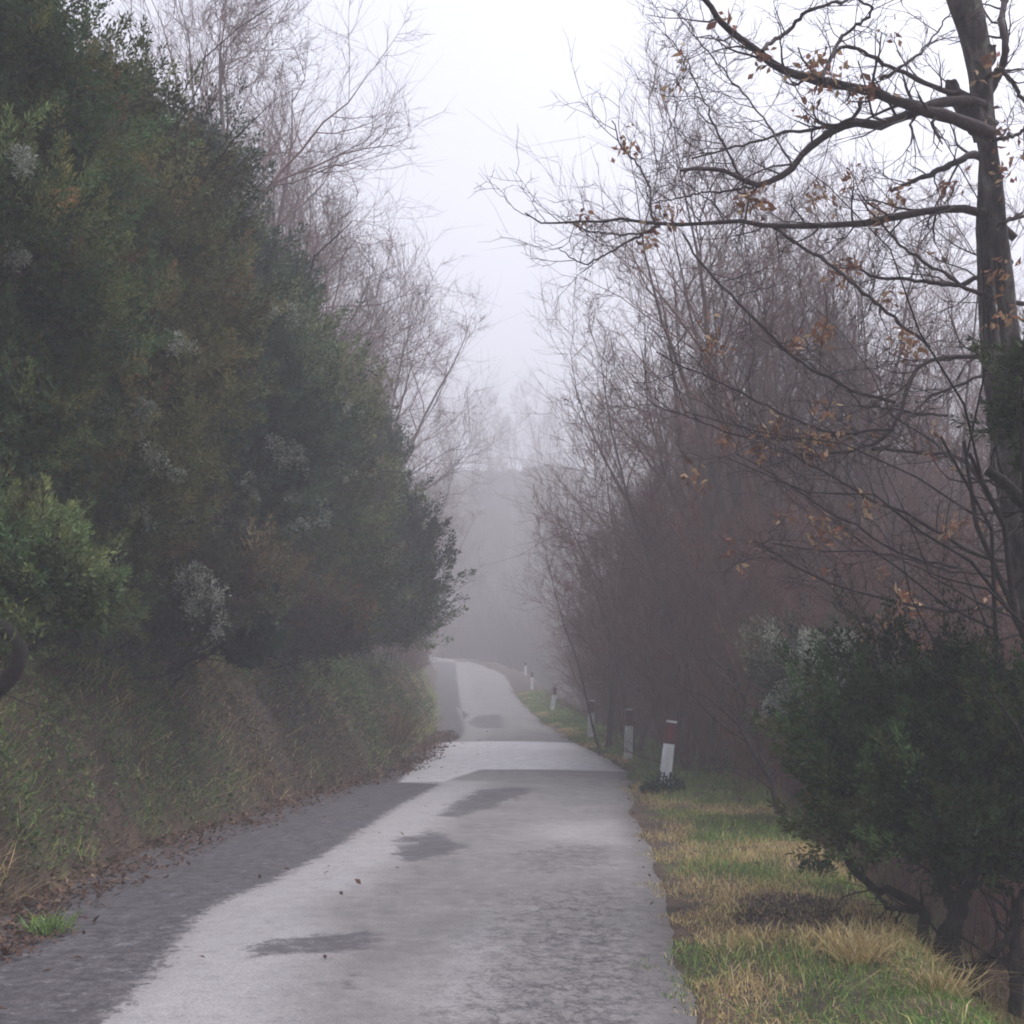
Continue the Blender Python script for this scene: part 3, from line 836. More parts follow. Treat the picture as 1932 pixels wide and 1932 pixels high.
# right side
right = [
    (1145, 27.5, 4, .50, 3.5, 'slim bare sapling next to the third marker post'),
    (1190, 25.5, 1, .62, 5.1, 'thin bare tree behind the second marker post'),
    (1275, 24, 2, .70, 1.1, 'bare tree of several stems rising behind the nearest marker post'),
    (1350, 22, 4, .88, 2.8, 'ivy dark bare tree in the brown thicket right of the marker posts'),
    (1430, 21, 0, 1.05, .2, 'upright bare tree in the thicket above the flowering shrub'),
]
for (u, D, k, s, rz, lab) in right:
    place(protos, k, at_ground(u, D), D, s, rz, lab, 'bare trees along the right verge')
wr = [(1120, 44, 4, .8), (1095, 56, 2, .8), (1130, 38, 1, .8), (1180, 34, 0, .85), (1200, 31, 4, .95), (1280, 28, 1, 1.0), (1380, 27, 3, 1.1), (1480, 25, 2, 1.15), (1560, 24, 4, 1.1),
      (1650, 23, 1, 1.15), (1750, 21, 4, 1.1), (1850, 20, 2, 1.1), (1240, 40, 0, 1.2), (1330, 38, 4, 1.25), (1430, 36, 2, 1.3), (1540, 34, 1, 1.3), (1660, 33, 3, 1.3), (1800, 30, 0, 1.3), (1900, 28, 4, 1.2),
      (1180, 50, 2, 1.15), (1280, 52, 0, 1.35), (1400, 50, 1, 1.4), (1520, 48, 0, 1.45), (1640, 46, 4, 1.4), (1760, 42, 2, 1.4), (1880, 40, 1, 1.4), (1050, 72, 0, .85), (1085, 66, 1, 1.0), (1130, 64, 0, 1.1),
      (1220, 68, 4, 1.35), (1340, 70, 2, 1.45), (1470, 66, 3, 1.5), (1600, 62, 1, 1.5), (1740, 58, 0, 1.5), (1880, 55, 3, 1.45), (1035, 90, 2, .95), (1070, 84, 4, 1.1), (1120, 88, 1, 1.2)]
for (u, D, k, s) in wr:
    if D < 100: u = max(u, 1085 + 2.6 * s * FPX / D, (1200 + 2.8 * s * FPX / D) if s > 1.05 else 0)
    place(protos, k, at_ground(u, D), D, s, rng.random() * 6.28, '%s bare tree %s, %s' % (STEMS[k], where_right(u), row(D, 32, 56)), 'bare trees in the wood right of the road')
shr = [(1220, 23, 0, 1.0), (1300, 21, 1, 1.0), (1370, 19.5, 2, .95), (1450, 18, 0, .95), (1260, 27, 2, 1.2), (1340, 25, 0, 1.2), (1430, 23, 1, 1.2), (1520, 20, 2, 1.15), (1610, 18, 1, 1.15), (1700, 17, 0, 1.2), (1800, 15, 2, 1.2), (1900, 14, 1, 1.1),
       (1180, 31, 1, 1.0), (1130, 36, 0, 1.0), (1100, 42, 2, 1.0), (1560, 24, 0, 1.5), (1660, 22, 2, 1.5), (1780, 20, 1, 1.5), (1890, 18, 0, 1.5), (1480, 28, 1, 1.6), (1390, 30, 2, 1.5), (1290, 33, 0, 1.4), (1210, 36, 2, 1.4), (1150, 45, 1, 1.3),
       (1080, 52, 0, 1.1), (1560, 15.5, 2, .7), (1700, 13.5, 0, .75), (1830, 12, 1, .75), (1920, 11, 2, .8), (1040, 62, 1, 1.0), (1610, 30, 2, 1.8), (1740, 28, 0, 1.8), (1870, 26, 1, 1.8), (1500, 35, 0, 1.8), (1370, 40, 1, 1.7), (1620, 40, 1, 2.0), (1780, 36, 2, 2.0), (1250, 45, 1, 1.5)]
for (u, D, k, s) in shr:
    u = max(u, 1075 + 1.4 * s * FPX / D, 1285 if D < 30 else 0)
    place(thick, k, at_ground(u, D), D, s, rng.random() * 6.28, '%s brown thicket shrub %s, %s' % (SHRUB[k], where_right(u), row(D, 24, 34) if D < 40 else 'dim in the mist'), 'brown shrubs in the right thicket', cat='shrub')
for (u, D, k, s) in [(700, 33, 0, .8), (760, 38, 1, .7), (640, 30, 2, .9), (790, 45, 0, .55), (560, 26, 1, 1.0), (800, 55, 1, .7), (805, 68, 2, .8)]:
    place(thick, k, at_ground(u, D) - .3, D, s, rng.random() * 6.28, '%s twiggy shrub on the left bank %s' % (SHRUB[k], 'under the end heath tree' if D < 34 else ('just past the end heath tree' if D < 50 else 'far along the road')), 'twiggy shrubs on the left bank', cat='shrub')


# ------------------------------------------------------------------ the oak on the right and the tree under it
def line3(pts, D0, D1, n, wob=.0, rng=RNG, px=1):
    """a polyline through picture points, running from distance D0 to D1"""
    pts = np.array(pts, float)
    s = np.r_[0, np.cumsum(np.hypot(*np.diff(pts, axis=0).T))]
    q = np.linspace(0, s[-1], n)
    u = np.interp(q, s, pts[:, 0]); v = np.interp(q, s, pts[:, 1])
    if n > 6:
        k = np.array([.25, .5, .25])
        u[1:-1] = np.convolve(u, k, 'valid'); v[1:-1] = np.convolve(v, k, 'valid')
    f = q / s[-1]
    DD = D0 + (D1 - D0) * f + wob * np.sin(f * 7 + rng.random() * 6)
    return np.array([at(a, b, c) for a, b, c in zip(u, v, DD)])


def branched(bag, lines, rng, n2=12, n3=5, n4=4, l2=.22, up=.06, leafbag=None, leafn=0):
    for (pts, D0, D1, r0, r1) in lines:
        P = line3(pts, D0, D1, 26, .12, rng)
        P[1:] += rng.normal(size=(25, 3)) * .006
        R = np.linspace(r0, r1, 26) * (1 + .08 * rng.normal(size=26))
        V, F = tubes(P[None], R[None], 7); bag.add(V, F)
        ln = np.linalg.norm(np.diff(P, axis=0), axis=1).sum()
        m = max(3, int(n2 * ln))
        S, D, PL, Rp, t = kids(P[None], R[None], m, .12, .99, .75, rng)
        L = l2 * (.4 + 1.1 * rng.random(len(PL))) * 2.2
        A, AR = grow(S, D, L, np.maximum(Rp * .35, .004), 7, .2, up, .3, rng)
        V, F = tubes(A, AR, 4); bag.add(V, F)
        S, D, PL, Rp, t = kids(A, AR, n3, .2, .97, .8, rng)
        B, BR = grow(S, D, PL * .5 * (.4 + rng.random(len(PL))), np.maximum(Rp * .6, .0028), 4, .2, up, .4, rng)
        V, F = tubes(B, BR, 3); bag.add(V, F)
        S, D, PL, Rp, t = kids(B, BR, n4, .3, 1, .7, rng)
        C, CR = grow(S, D, PL * .45 * (.4 + rng.random(len(PL))), np.maximum(Rp * .6, .002), 2, .2, up, .5, rng)
        V, F = tubes(C, CR, 3); bag.add(V, F)
        if leafbag is not None and leafn:
            tips = A[:, -1]
            sel = tips[rng.random(len(tips)) < leafn]
            for p in sel: leafbag.append(p)


def oak_leaves(points, rng, spread=.05, n=7, size=.078):
    bg_ = Bag()
    for p in points:
        q = p + rng.normal(size=(n, 3)) * spread
        D = nrm(rng.normal(size=(n, 3)) + [0, 0, -.5])
        V, F = leaves(q, D, size * (.6 + .7 * rng.random(n)), size * .5 * (.6 + .6 * rng.random(n)), .15, rng)
        C = pick([(.30, .15, .085), (.24, .10, .06), (.38, .23, .13), (.46, .32, .19), (.17, .085, .06)], n, rng, .15)
        bg_.add(V, F, np.repeat(C, 4, 0))
    return bg_

rng = np.random.default_rng(42)
Z3 = lambda L: [(1288 + a / 3, b / 3) for a, b in L]
Z6 = lambda L: [(1288 + a / 3, 644 + b / 3) for a, b in L]
ob = np.array([4.35, 9.4, 0]); ob[2] = float(height(ob[0], ob[1])[0])
oak = empty('oak_tree', ob)
tag(oak, 'old crooked oak with long bare branches and a few rusty leaves at the right edge', 'tree')
tb = Bag()
def limb(bag, pts, D0, D1, r0, r1, n=30, k=14, rough=.06, knots=True):
    P = line3(pts, D0, D1, n, .02, rng)
    R = np.interp(np.linspace(0, 1, n), np.linspace(0, 1, len(np.atleast_1d(r0))), r0) if np.ndim(r0) else np.linspace(r0, r1, n)
    R = R * (1 + rough * rng.normal(size=n))
    V, F = tubes(P[None], R[None], k)
    V = V + rng.normal(size=V.shape) * .004
    bag.add(V, F)
    return P
# main trunk, from the ground beyond the frame up to the top edge
trunk_px = [(2010, 1420), (1985, 1200), (1950, 980), (1925, 820), (1908, 640), (1893, 520), (1880, 400), (1868, 300), (1858, 240), (1852, 180), (1848, 120), (1838, 60), (1822, 10), (1800, -60), (1770, -200)]
P = line3(trunk_px, 9.4, 9.0, 40, .02, rng); P[0] = [ob[0], ob[1], ob[2] - .3]
P[1] = (P[0] + P[2]) / 2
R = np.interp(np.linspace(0, 1, 40), [0, .2, .62, .76, .86, 1], [.15, .095, .062, .080, .115, .15]) * (1 + .05 * rng.normal(size=40))
V, F = tubes(P[None], R[None], 16); V += rng.normal(size=V.shape) * .005; tb.add(V, F)
# the paler second stem just behind it
limb(tb, [(1965, 1250), (1925, 1050), (1895, 900), (1872, 700), (1862, 560), (1858, 440), (1858, 320), (1860, 262), (1862, 220)], 9.7, 9.25, [.08, .08, .08, .075, .068, .03], .03)
# the knot and burr
limb(tb, [(1862, 250), (1835, 218), (1812, 192), (1797, 176), (1795, 152)], 9.1, 9.0, .11, .045, n=12)
limb(tb, [(1846, 130), (1866, 112), (1872, 84)], 9.05, 9.0, .085, .03, n=8)
tb.build('trunk', M_BARK_OAK, oak, ob)
rb = Bag(); oleaf = []
oak_lines = [
    (Z3([(1740, 760), (1710, 730), (1550, 680), (1350, 620), (1180, 560), (1050, 520), (900, 490), (780, 460), (690, 430), (580, 420), (500, 350), (400, 270), (300, 200), (200, 110), (120, 0), (80, -80)]), 9.0, 7.6, .052, .016),
    (Z3([(1700, 600), (1600, 570), (1500, 565), (1400, 600), (1300, 635), (1150, 700), (1070, 722), (980, 680), (880, 710), (800, 780), (690, 850), (620, 950), (560, 1010), (440, 1060), (350, 1030), (250, 960), (120, 945), (0, 970)]), 9.0, 8.2, .045, .012),
    (Z3([(1880, 1350), (1780, 1230), (1650, 1180), (1450, 1180), (1300, 1200), (1180, 1240), (1080, 1260), (800, 1275), (620, 1285), (450, 1275), (300, 1255), (0, 1265)]) +
        [(1244, 427), (1211, 417), (1177, 413), (1144, 413), (1111, 417), (1077, 418), (1044, 428), (1020, 428), (1005, 417), (990, 402)], 9.2, 9.8, .036, .006),
    ([(1244, 427), (1211, 442), (1177, 443), (1144, 440), (1111, 437), (1084, 420)], 9.7, 9.9, .012, .004),
    ([(1211, 442), (1167, 465), (1131, 487), (1111, 498), (1087, 493), (1070, 480), (1054, 468)], 9.7, 10.1, .011, .004),
    ([(1237, 424), (1228, 400), (1225, 350), (1205, 310), (1177, 283), (1163, 260), (1157, 228)], 9.7, 10.0, .012, .005),
    (Z3([(520, 1290), (620, 1370), (850, 1500), (950, 1600), (1100, 1720), (1250, 1850), (1400, 1960)]), 9.6, 8.6, .016, .012),
    (Z3([(1700, 550), (1480, 520), (1300, 440), (1200, 390), (1050, 300), (1000, 260), (880, 270), (830, 330), (790, 440)]), 9.0, 8.0, .024, .008),
    (Z3([(780, 450), (840, 320), (900, 200), (960, 150), (1040, 110), (1080, 50), (1000, 0), (960, -60)]), 8.0, 8.3, .016, .008),
    (Z3([(450, 290), (500, 230), (590, 190), (660, 100), (740, 40), (900, 10), (1000, -20)]), 7.9, 8.2, .016, .01),
    (Z3([(1120, 450), (1200, 400), (1330, 310), (1400, 230), (1470, 130), (1520, 70)]), 8.4, 8.7, .012, .005),
    (Z3([(1000, 570), (1010, 620), (950, 690), (700, 740), (560, 750), (350, 820), (200, 850), (50, 900)]), 8.5, 9.0, .016, .006),
    ([(1869, 305)] + Z3([(1640, 870), (1500, 940), (1380, 1000), (1280, 1030), (1180, 1080)]), 9.5, 9.9, .035, .016),
    (Z3([(0, 1320), (100, 1480), (250, 1650), (400, 1800), (530, 1930), (640, 2030), (750, 2100), (900, 2180), (1000, 2220), (1200, 2280)]), 9.8, 9.0, .010, .014),
    (Z3([(1860, 1480), (1700, 1560), (1560, 1620), (1400, 1600), (1250, 1570), (1100, 1580), (960, 1500)]), 9.3, 9.8, .026, .010),
    (Z3([(1932, 1720), (1800, 1700), (1600, 1630), (1500, 1560), (1380, 1490), (1250, 1400), (1130, 1270)]), 9.2, 9.0, .02, .008),
    ([(1862, 185), (1885, 140)] + Z3([(1830, 300), (1800, 120), (1830, 0), (1850, -90)]), 9.2, 9.3, .03, .024),
    ([(1856, 150)] + Z3([(1800, 380), (1900, 520), (2000, 640), (2100, 700)]), 9.0, 8.8, .02, .012),
    ([(1882, 425)] + Z3([(1840, 1250), (1900, 1220), (2000, 1230), (2100, 1200)]), 9.1, 8.9, .018, .012),
    (Z3([(1760, 790), (1870, 770), (1960, 720), (2060, 700)]), 9.0, 8.8, .016, .012),
    (Z3([(400, 1060), (250, 1080), (100, 1090), (-60, 1130), (-200, 1150)]), 8.4, 8.8, .01, .004),
    (Z3([(350, 1040), (230, 820), (120, 560), (0, 300), (-120, 180)]), 8.4, 9.2, .010, .004),
    (Z3([(620, 940), (480, 700), (300, 480), (150, 300), (30, 160), (-60, 40)]), 8.4, 9.6, .009, .004)]
branched(rb, oak_lines, rng, n2=7, n3=4, n4=3, leafbag=oleaf, leafn=.10)
rb.build('branches', M_BARK_LIMB, oak, ob)
fixed = [(1540, 142, 8), (1538, 118, 8.2), (1648, 160, 8.4), (1868, 128, 8.9), (1420, 370, 8.3), (1438, 382, 8.3), (1545, 375, 9), (1600, 330, 9), (1785, 345, 9), (1680, 370, 9), (1655, 400, 9.2), (1265, 405, 9.6), (1582, 512, 9.4), (1600, 505, 9.4),
         (1662, 565, 9), (1550, 632, 9), (1548, 625, 9.1), (1700, 640, 8.8), (1715, 650, 8.8), (1895, 600, 8.8), (1890, 245, 8.9), (1905, 320, 8.8), (1440, 120, 7.9), (1530, 215, 8.5), (1180, 280, 9.9), (1105, 415, 9.9), (1225, 455, 9.8), (1890, 510, 9)]
oleaf2 = [p for p in oleaf if rng.random() < .3]
for (u, v, D) in fixed:
    for _ in range(3): oleaf2.append(at(u + rng.normal() * 6, v + rng.normal() * 6, D))
oak_leaves(oleaf2, rng).build('leaves', M_DRY, oak, ob)

# second tree: its trunk stands outside the right edge, its branches hang over the verge
sb = np.array([5.0, 10.6, 0]); sb[2] = float(height(sb[0], sb[1])[0])
second = empty('young_oak', sb)
tag(second, 'low branches with orange brown leaves hanging over the verge beneath the oak', 'tree')
tb = Bag()
P = np.array([[sb[0], sb[1], sb[2] - .3], [5.0, 10.5, 0], [4.9, 10.3, 1.0], [4.95, 10.2, 2.2], [4.85, 10.1, 3.4], [4.95, 10, 4.6], [4.8, 10.0, 5.6]])
P = np.stack([np.interp(np.linspace(0, 6, 30), range(7), P[:, k]) for k in range(3)], 1)
V, F = tubes(P[None], np.linspace(.11, .04, 30)[None], 10); tb.add(V, F)
tb.build('trunk', M_BARK_OAK, second, sb)
rb = Bag(); sleaf = []
anchor = [(2090, 760), (2100, 900), (2080, 1040), (2090, 1130), (2070, 1200)]
low_lines = [
    ([(2090, 640), (1960, 660)] + Z6([(1750, 90), (1600, 85), (1400, 100), (1310, 160), (1270, 260), (1240, 400), (1150, 550), (1070, 600), (900, 630), (700, 640), (590, 640)]), 10.2, 8.6, .026, .008),
    ([(2090, 1120), (2000, 1060)] + Z6([(1820, 1030), (1740, 900), (1680, 780), (1600, 660), (1300, 620), (1070, 605)]), 10.2, 9.0, .030, .012),
    (Z6([(1200, 500), (1050, 500), (920, 530), (800, 510), (600, 430), (350, 310), (150, 200), (0, 150), (-150, 60)]), 8.8, 9.4, .013, .005),
    (Z6([(920, 530), (650, 550), (400, 545), (230, 510), (80, 440), (0, 410), (-120, 380)]), 8.9, 9.3, .012, .004),
    ([(2090, 1080)] + Z6([(1932, 1250), (1780, 1240), (1620, 1200), (1500, 1110), (1350, 1010), (1200, 940), (1070, 910), (1000, 850), (850, 760), (700, 690), (560, 600)]), 10.2, 8.8, .026, .006),
    (Z6([(1560, 1280), (1270, 1220), (1100, 1130), (1000, 1050), (850, 980), (730, 900), (600, 810), (480, 730), (300, 640)]), 9.6, 9.0, .013, .005),
    ([(2090, 1150)] + Z6([(1932, 1525), (1620, 1510), (1500, 1540), (1350, 1510), (1240, 1480), (1100, 1450), (950, 1400), (800, 1350), (660, 1290), (520, 1200), (400, 1130)]), 10.2, 8.4, .024, .005),
    ([(2090, 1170)] + Z6([(1932, 1650), (1760, 1690), (1500, 1650), (1180, 1620), (1050, 1600), (900, 1540)]), 10.2, 8.8, .016, .005),
    (Z6([(2000, 1420), (1700, 1320), (1480, 1300), (1300, 1230), (1000, 1180), (800, 1190), (500, 1140)]), 9.8, 9.4, .012, .005),
    (Z6([(1932, 2080), (1750, 1940), (1560, 1860), (1380, 1790), (1200, 1700)]), 9.4, 9.0, .010, .005),
    (Z6([(1500, 420), (1340, 415), (1200, 380), (1000, 375), (980, 300), (760, 170), (640, 100), (500, 0)]), 9.4, 9.6, .011, .006),
    (Z6([(1750, 180), (1600, 230), (1400, 310), (1300, 400), (1200, 560), (1120, 620)]), 9.4, 8.8, .012, .01)]
branched(rb, low_lines, rng, n2=8, n3=4, n4=3, leafbag=sleaf, leafn=.12)
rb.build('branches', M_BARK_LIMB, second, sb)
fixed = [(1370, 822, 9.2), (1455, 812, 9), (1518, 826, 9), (1575, 830, 8.8), (1560, 780, 9), (1540, 850, 8.8), (1632, 945, 9), (1707, 1130, 8.5), (1705, 1170, 8.5), (1650, 1192, 8.8), (1740, 1218, 9), (1885, 1115, 9.2), (1320, 900, 9.2), (1800, 985, 9.2),
         (1550, 1010, 9), (1440, 845, 9), (1500, 640, 9), (1350, 650, 9.3)]
sl2 = [p for p in sleaf if rng.random() < .5]
for (u, v, D) in fixed:
    for _ in range(3): sl2.append(at(u + rng.normal() * 5, v + rng.normal() * 5, D))
oak_leaves(sl2, rng).build('leaves', M_DRY, second, sb)

# broken thick stub at the right edge
stub_b = np.array([3.75, 7.9, 0]); stub_b[2] = float(height(3.75, 7.9)[0])
stub = empty('broken_tree', stub_b)
tag(stub, 'black broken trunk leaning in from the right edge below the evergreen shrub', 'tree')
b = Bag()
e0, e1 = at(1862, 888, 7.7), at(1935, 955, 7.7)
P = np.array([[stub_b[0], 7.9, stub_b[2] - .3], [3.8, 7.9, .9], [3.75, 7.8, 1.6], e1 + [.35, .0, -.35], e1, (e0 + e1) / 2 + [0, 0, .03], e0])
P = np.stack([np.interp(np.linspace(0, 6, 24), range(7), P[:, k]) for k in range(3)], 1)
V, F = tubes(P[None], (np.linspace(.075, .030, 24) * (1 + .06 * rng.normal(size=24)))[None], 10); b.add(V, F)
b.build('trunk', M_BARK_DARK, stub, stub_b)
b = Bag()
S, D, PL, Rp, t = kids(P[None], np.linspace(.07, .03, 24)[None], 14, .4, .95, .9, rng)
A, AR = grow(S, D, .2 + .5 * rng.random(14), Rp * .25, 6, .25, .03, .3, rng); V, F = tubes(A, AR, 4); b.add(V, F)
b.build('branches', M_BARK_DARK, stub, stub_b)

# twisted stems of the big lower right heath shrub
sh = [o for o in bpy.data.objects if o.get('label', '').startswith('large dark green heath')][0]
so = np.array(sh.location)
b = Bag()
Z8 = lambda L: [(1159 + x * .4, 1159 + y * .4) for x, y in L]
for pts, D0, D1, r0, r1 in [
        (Z8([(1560, 1720), (1530, 1600), (1560, 1480), (1640, 1400), (1700, 1200)]), 7.7, 7.6, .05, .03),
        (Z8([(1620, 1760), (1600, 1560), (1620, 1450), (1560, 1300), (1500, 1150)]), 7.6, 7.9, .05, .03),
        (Z8([(1480, 1660), (1450, 1520), (1480, 1440), (1440, 1370), (1340, 1310), (1200, 1290), (1140, 1210), (1060, 1100)]), 7.7, 8.2, .042, .020),
        (Z8([(1420, 1400), (1300, 1390), (1240, 1330)]), 7.8, 8.0, .022, .012),
        (Z8([(1400, 1680), (1330, 1720), (1240, 1710), (1200, 1660)]), 7.5, 7.4, .014, .006),
        (Z8([(1240, 1700), (1260, 1640), (1320, 1600), (1310, 1500), (1350, 1400)]), 7.5, 7.8, .012, .008),
        (Z8([(1660, 1810), (1740, 1640), (1820, 1570), (1900, 1480), (1930, 1300)]), 7.5, 7.3, .026, .018),
        (Z8([(1620, 1680), (1700, 1640), (1800, 1630), (1900, 1640)]), 7.6, 7.5, .012, .008),
        (Z8([(1880, 1900), (1900, 1700), (1880, 1500), (1900, 1350)]), 7.3, 7.4, .04, .03)]:
    Pl = line3(pts, D0, D1, 18, .03, rng) + rng.normal(size=(18, 3)) * .008
    V, F = tubes(Pl[None], np.linspace(r0, r1, 18)[None], 8); b.add(V, F)
    S, D, PL, Rp, t = kids(Pl[None], np.linspace(r0, r1, 18)[None], 8, .2, 1, .8, rng)
    A, AR = grow(S, D, .15 + .45 * rng.random(8), Rp * .35, 5, .25, .05, .3, rng); V, F = tubes(A, AR, 4); b.add(V, F)
b.build('stems', M_BARK_DARK, sh, so)

# hooked dark trunk at the left edge on the bank
hb = at(-60, 1330, 7.6); hb[2] = float(height(hb[0], hb[1])[0])
hook = empty('crooked_tree', hb)
tag(hook, 'black hooked trunk with mossy sprigs at the left edge of the bank', 'tree')
b = Bag()
P = line3([(-90, 1400), (-40, 1330), (10, 1290), (38, 1250), (40, 1215), (15, 1190), (-30, 1165), (-90, 1100)], 7.7, 7.5, 22, .0, rng)
P[0, 2] = hb[2] - .3
V, F = tubes(P[None], (np.linspace(.065, .036, 22) * (1 + .06 * rng.normal(size=22)))[None], 12); b.add(V, F)
b.build('trunk', M_BARK_DARK, hook, hb)
n = 500
q = P[rng.integers(12, 22, n)] + rng.normal(size=(n, 3)) * [.08, .06, .05] + [0, 0, .06]
V, F = leaves(q, nrm(rng.normal(size=(n, 3)) + [0, 0, .8]), .04 + .05 * rng.random(n), .010 + .01 * rng.random(n), rng=rng)
quads('foliage', V, F, M_LEAF, hook, np.repeat(pick([(.10, .12, .035), (.07, .095, .03), (.05, .07, .03)], n, rng), 4, 0), origin=hb)


# ------------------------------------------------------------------ ground cover
def on_ground(n, xlo, xhi, ylo, yhi, rng, pw=1.0):
    x = xlo + (xhi - xlo) * rng.random(n); y = ylo + (yhi - ylo) * rng.random(n) ** pw
    return x, y

STRAW = np.array([(.60, .46, .21), (.50, .38, .17), (.38, .28, .13), (.64, .52, .28)])
GRN = np.array([(.135, .24, .055), (.10, .185, .045), (.20, .29, .07), (.07, .125, .038)])
BRN = np.array([(.10, .08, .05), (.15, .11, .065), (.07, .055, .038), (.20, .155, .095)])

rng = np.random.default_rng(77)
# tangle of grass, weeds and dead stalks on the left bank
n = 760000
x = -9.5 + 8.5 * rng.random(n); y = 3.5 + 60 * rng.random(n) ** 1.7
uL, uR, _ = road_uv(x, y)
dens = sstep(.02, .3, uL) * (1 - sstep(2.6, 4.5, uL)) * (.35 + .9 * fbm(x * 1.6, y * 1.6, 61))
k = rng.random(n) < dens * .95
x, y, uL = x[k], y[k], uL[k]
P = np.stack([x, y, height(x, y) - .01], 1); n = len(P)
m1 = fbm(x * .9, y * .9, 71, 3); m2 = fbm(x * 2.6 + 9, y * 2.6, 72, 3)
g = GRN[rng.integers(0, 4, n)] * 1.25; s = STRAW[rng.integers(0, 4, n)] * .95; b_ = BRN[rng.integers(0, 4, n)] * .9
wg = sstep(.36, .52, m1)[:, None]; ws = (rng.random(n) < .10 + .26 * sstep(.5, .65, m2))[:, None]
C = np.where(ws, s, g * wg + b_ * (1 - wg)) * (1 + .25 * rng.normal(size=(n, 1))).clip(.3, 2)
sc_ = 1 + sstep(12, 40, y) * 1.2
H = (.05 + .15 * rng.random(n) ** 1.7) * (.45 + 1.5 * sstep(.3, .7, m2)) * sc_ ** .3
outw = nrm(np.stack([.45 + .45 * rng.normal(size=n), -.1 + .45 * rng.normal(size=n), .8 + .3 * rng.normal(size=n)], 1))
V, F = blades(P, H, .0032 * sc_ * (.6 + .8 * rng.random(n)), np.where(rng.random(n) < .3, 1.5, .35) + .5 * rng.random(n), rng, outw)
o = quads('bank_grass', V, F, M_GRASS, cols=np.repeat(C, 6, 0))
tag(o, 'tangle of green and dead grass hanging down the left bank', 'grass', kind='stuff')

# broad leaved weeds, brambles and ivy on the bank
n = 620000
x = -8.5 + 7.5 * rng.random(n); y = 3.5 + 45 * rng.random(n) ** 1.6
uL, _, _ = road_uv(x, y)
f = fbm(x * 2.1 + 30, y * 2.1, 81, 3)
k = (rng.random(n) < sstep(.1, .4, uL) * (1 - sstep(2.2, 3.8, uL)) * sstep(.38, .6, f) * .9)
x, y, f = x[k], y[k], f[k]
n = len(x)
P = np.stack([x + .04, y, height(x, y) + .03 + .55 * rng.random(n) * sstep(.4, .75, f)], 1)
V, F = leaves(P, nrm(rng.normal(size=(n, 3)) + [.5, -.4, .3]), (.03 + .05 * rng.random(n) ** 2) * (1 + .6 * sstep(12, 30, y)), (.016 + .03 * rng.random(n) ** 2) * (1 + .6 * sstep(12, 30, y)), .1, rng)
q = fbm(x * .8, y * .8, 91, 2)[:, None]
C = np.where(q > .52, pick([(.07, .12, .045), (.10, .15, .05), (.045, .075, .04), (.15, .16, .06)], n, rng), pick([(.12, .09, .06), (.085, .075, .05), (.17, .12, .07), (.07, .09, .045), (.13, .12, .10)], n, rng))
o = quads('bank_weeds', V, F, M_LEAF, cols=np.repeat(C, 4, 0))
tag(o, 'low brambles and leafy weeds matted over the left bank', 'weeds', kind='stuff')

# verge grass
n = 900000
x = -1 + 9 * rng.random(n); y = 3.6 + 62 * rng.random(n) ** 1.9
_, uR, _ = road_uv(x, y)
cover = fbm(x * 1.4, y * 1.4, 62, 3)
dens = sstep(-.04, .2, uR + .9 * (fbm(x * 3.1, y * 2.2, 64, 3) - .5)) * (1 - sstep(1.7, 3.2, uR)) * (.45 + .9 * cover)
soil = np.hypot((x - flat(1505, 1745)[0]) / .42, (y - flat(1505, 1745)[1]) / .75) + .9 * (cover - .5)
dens = dens * (.12 + .88 * sstep(.5, 1.2, soil))
k = rng.random(n) < dens
x, y, uR, cover = x[k], y[k], uR[k], cover[k]; n = len(x)
P = np.stack([x, y, np.where(uR < .06, np.interp(y, ys, ZR) + .002, height(x, y) - .01)], 1)
m1 = fbm(x * .8 + 4, y * .55, 73, 3) + .26 * sstep(.4, 1.0, uR) * sstep(12.5, 15.5, y) - .10 * sstep(7, 8, y) * sstep(15, 12, y) - .08 * sstep(.6, .2, uR) + .20 * sstep(8.2, 6.2, y) + .16 * sstep(24, 34, y)
wg = (rng.random(n) < sstep(.40, .56, m1) * .85 + .08)[:, None]
far_slope = sstep(1.6, 2.4, uR)[:, None]
C = np.where(wg, GRN[rng.integers(0, 4, n)] * 1.0, STRAW[rng.integers(0, 4, n)] * .9) * (1 - far_slope) + BRN[rng.integers(0, 4, n)] * far_slope
C = C * (1 + .2 * rng.normal(size=(n, 1))).clip(.4, 1.8)
sc_ = 1 + sstep(12, 45, y) * 1.6
H = (.03 + .10 * rng.random(n) ** 1.8) * (.4 + 1.2 * cover) * (.35 + .65 * sstep(-.1, .3, uR)) * (1 + .5 * sstep(1.0, 2.2, uR))
V, F = blades(P, H,   .0021 * sc_ * (.6 + .8 * rng.random(n)), .6 + .9 * rng.random(n), rng)
o = quads('verge_grass', V, F, M_GRASS, cols=np.repeat(C, 6, 0))
tag(o, 'straw yellow and green grass on the right verge', 'grass', kind='stuff')

# brown undergrowth on the slope below the verge
n = 260000
x = 1 + 14 * rng.random(n); y = 4 + 50 * rng.random(n) ** 1.4
_, uR, _ = road_uv(x, y)
cover = fbm(x * 1.1 + 7, y * 1.1, 66, 3)
k = rng.random(n) < sstep(1.4, 2.4, uR) * (1 - sstep(7, 11, uR)) * (.3 + .9 * cover)
x, y, cover = x[k], y[k], cover[k]; n = len(x)
P = np.stack([x, y, height(x, y) - .02], 1)
C = np.where(rng.random((n, 1)) < .16, GRN[rng.integers(0, 4, n)] * .6, BRN[rng.integers(0, 4, n)] * np.array([.95, .82, .85]))
V, F = blades(P, (.12 + .45 * rng.random(n) ** 1.8) * (.5 + cover), .004 * (1 + sstep(10, 40, y)) * (.5 + rng.random(n)), .4 + .6 * rng.random(n), rng)
o = quads('undergrowth', V, F, M_GRASS, cols=np.repeat(C, 6, 0))
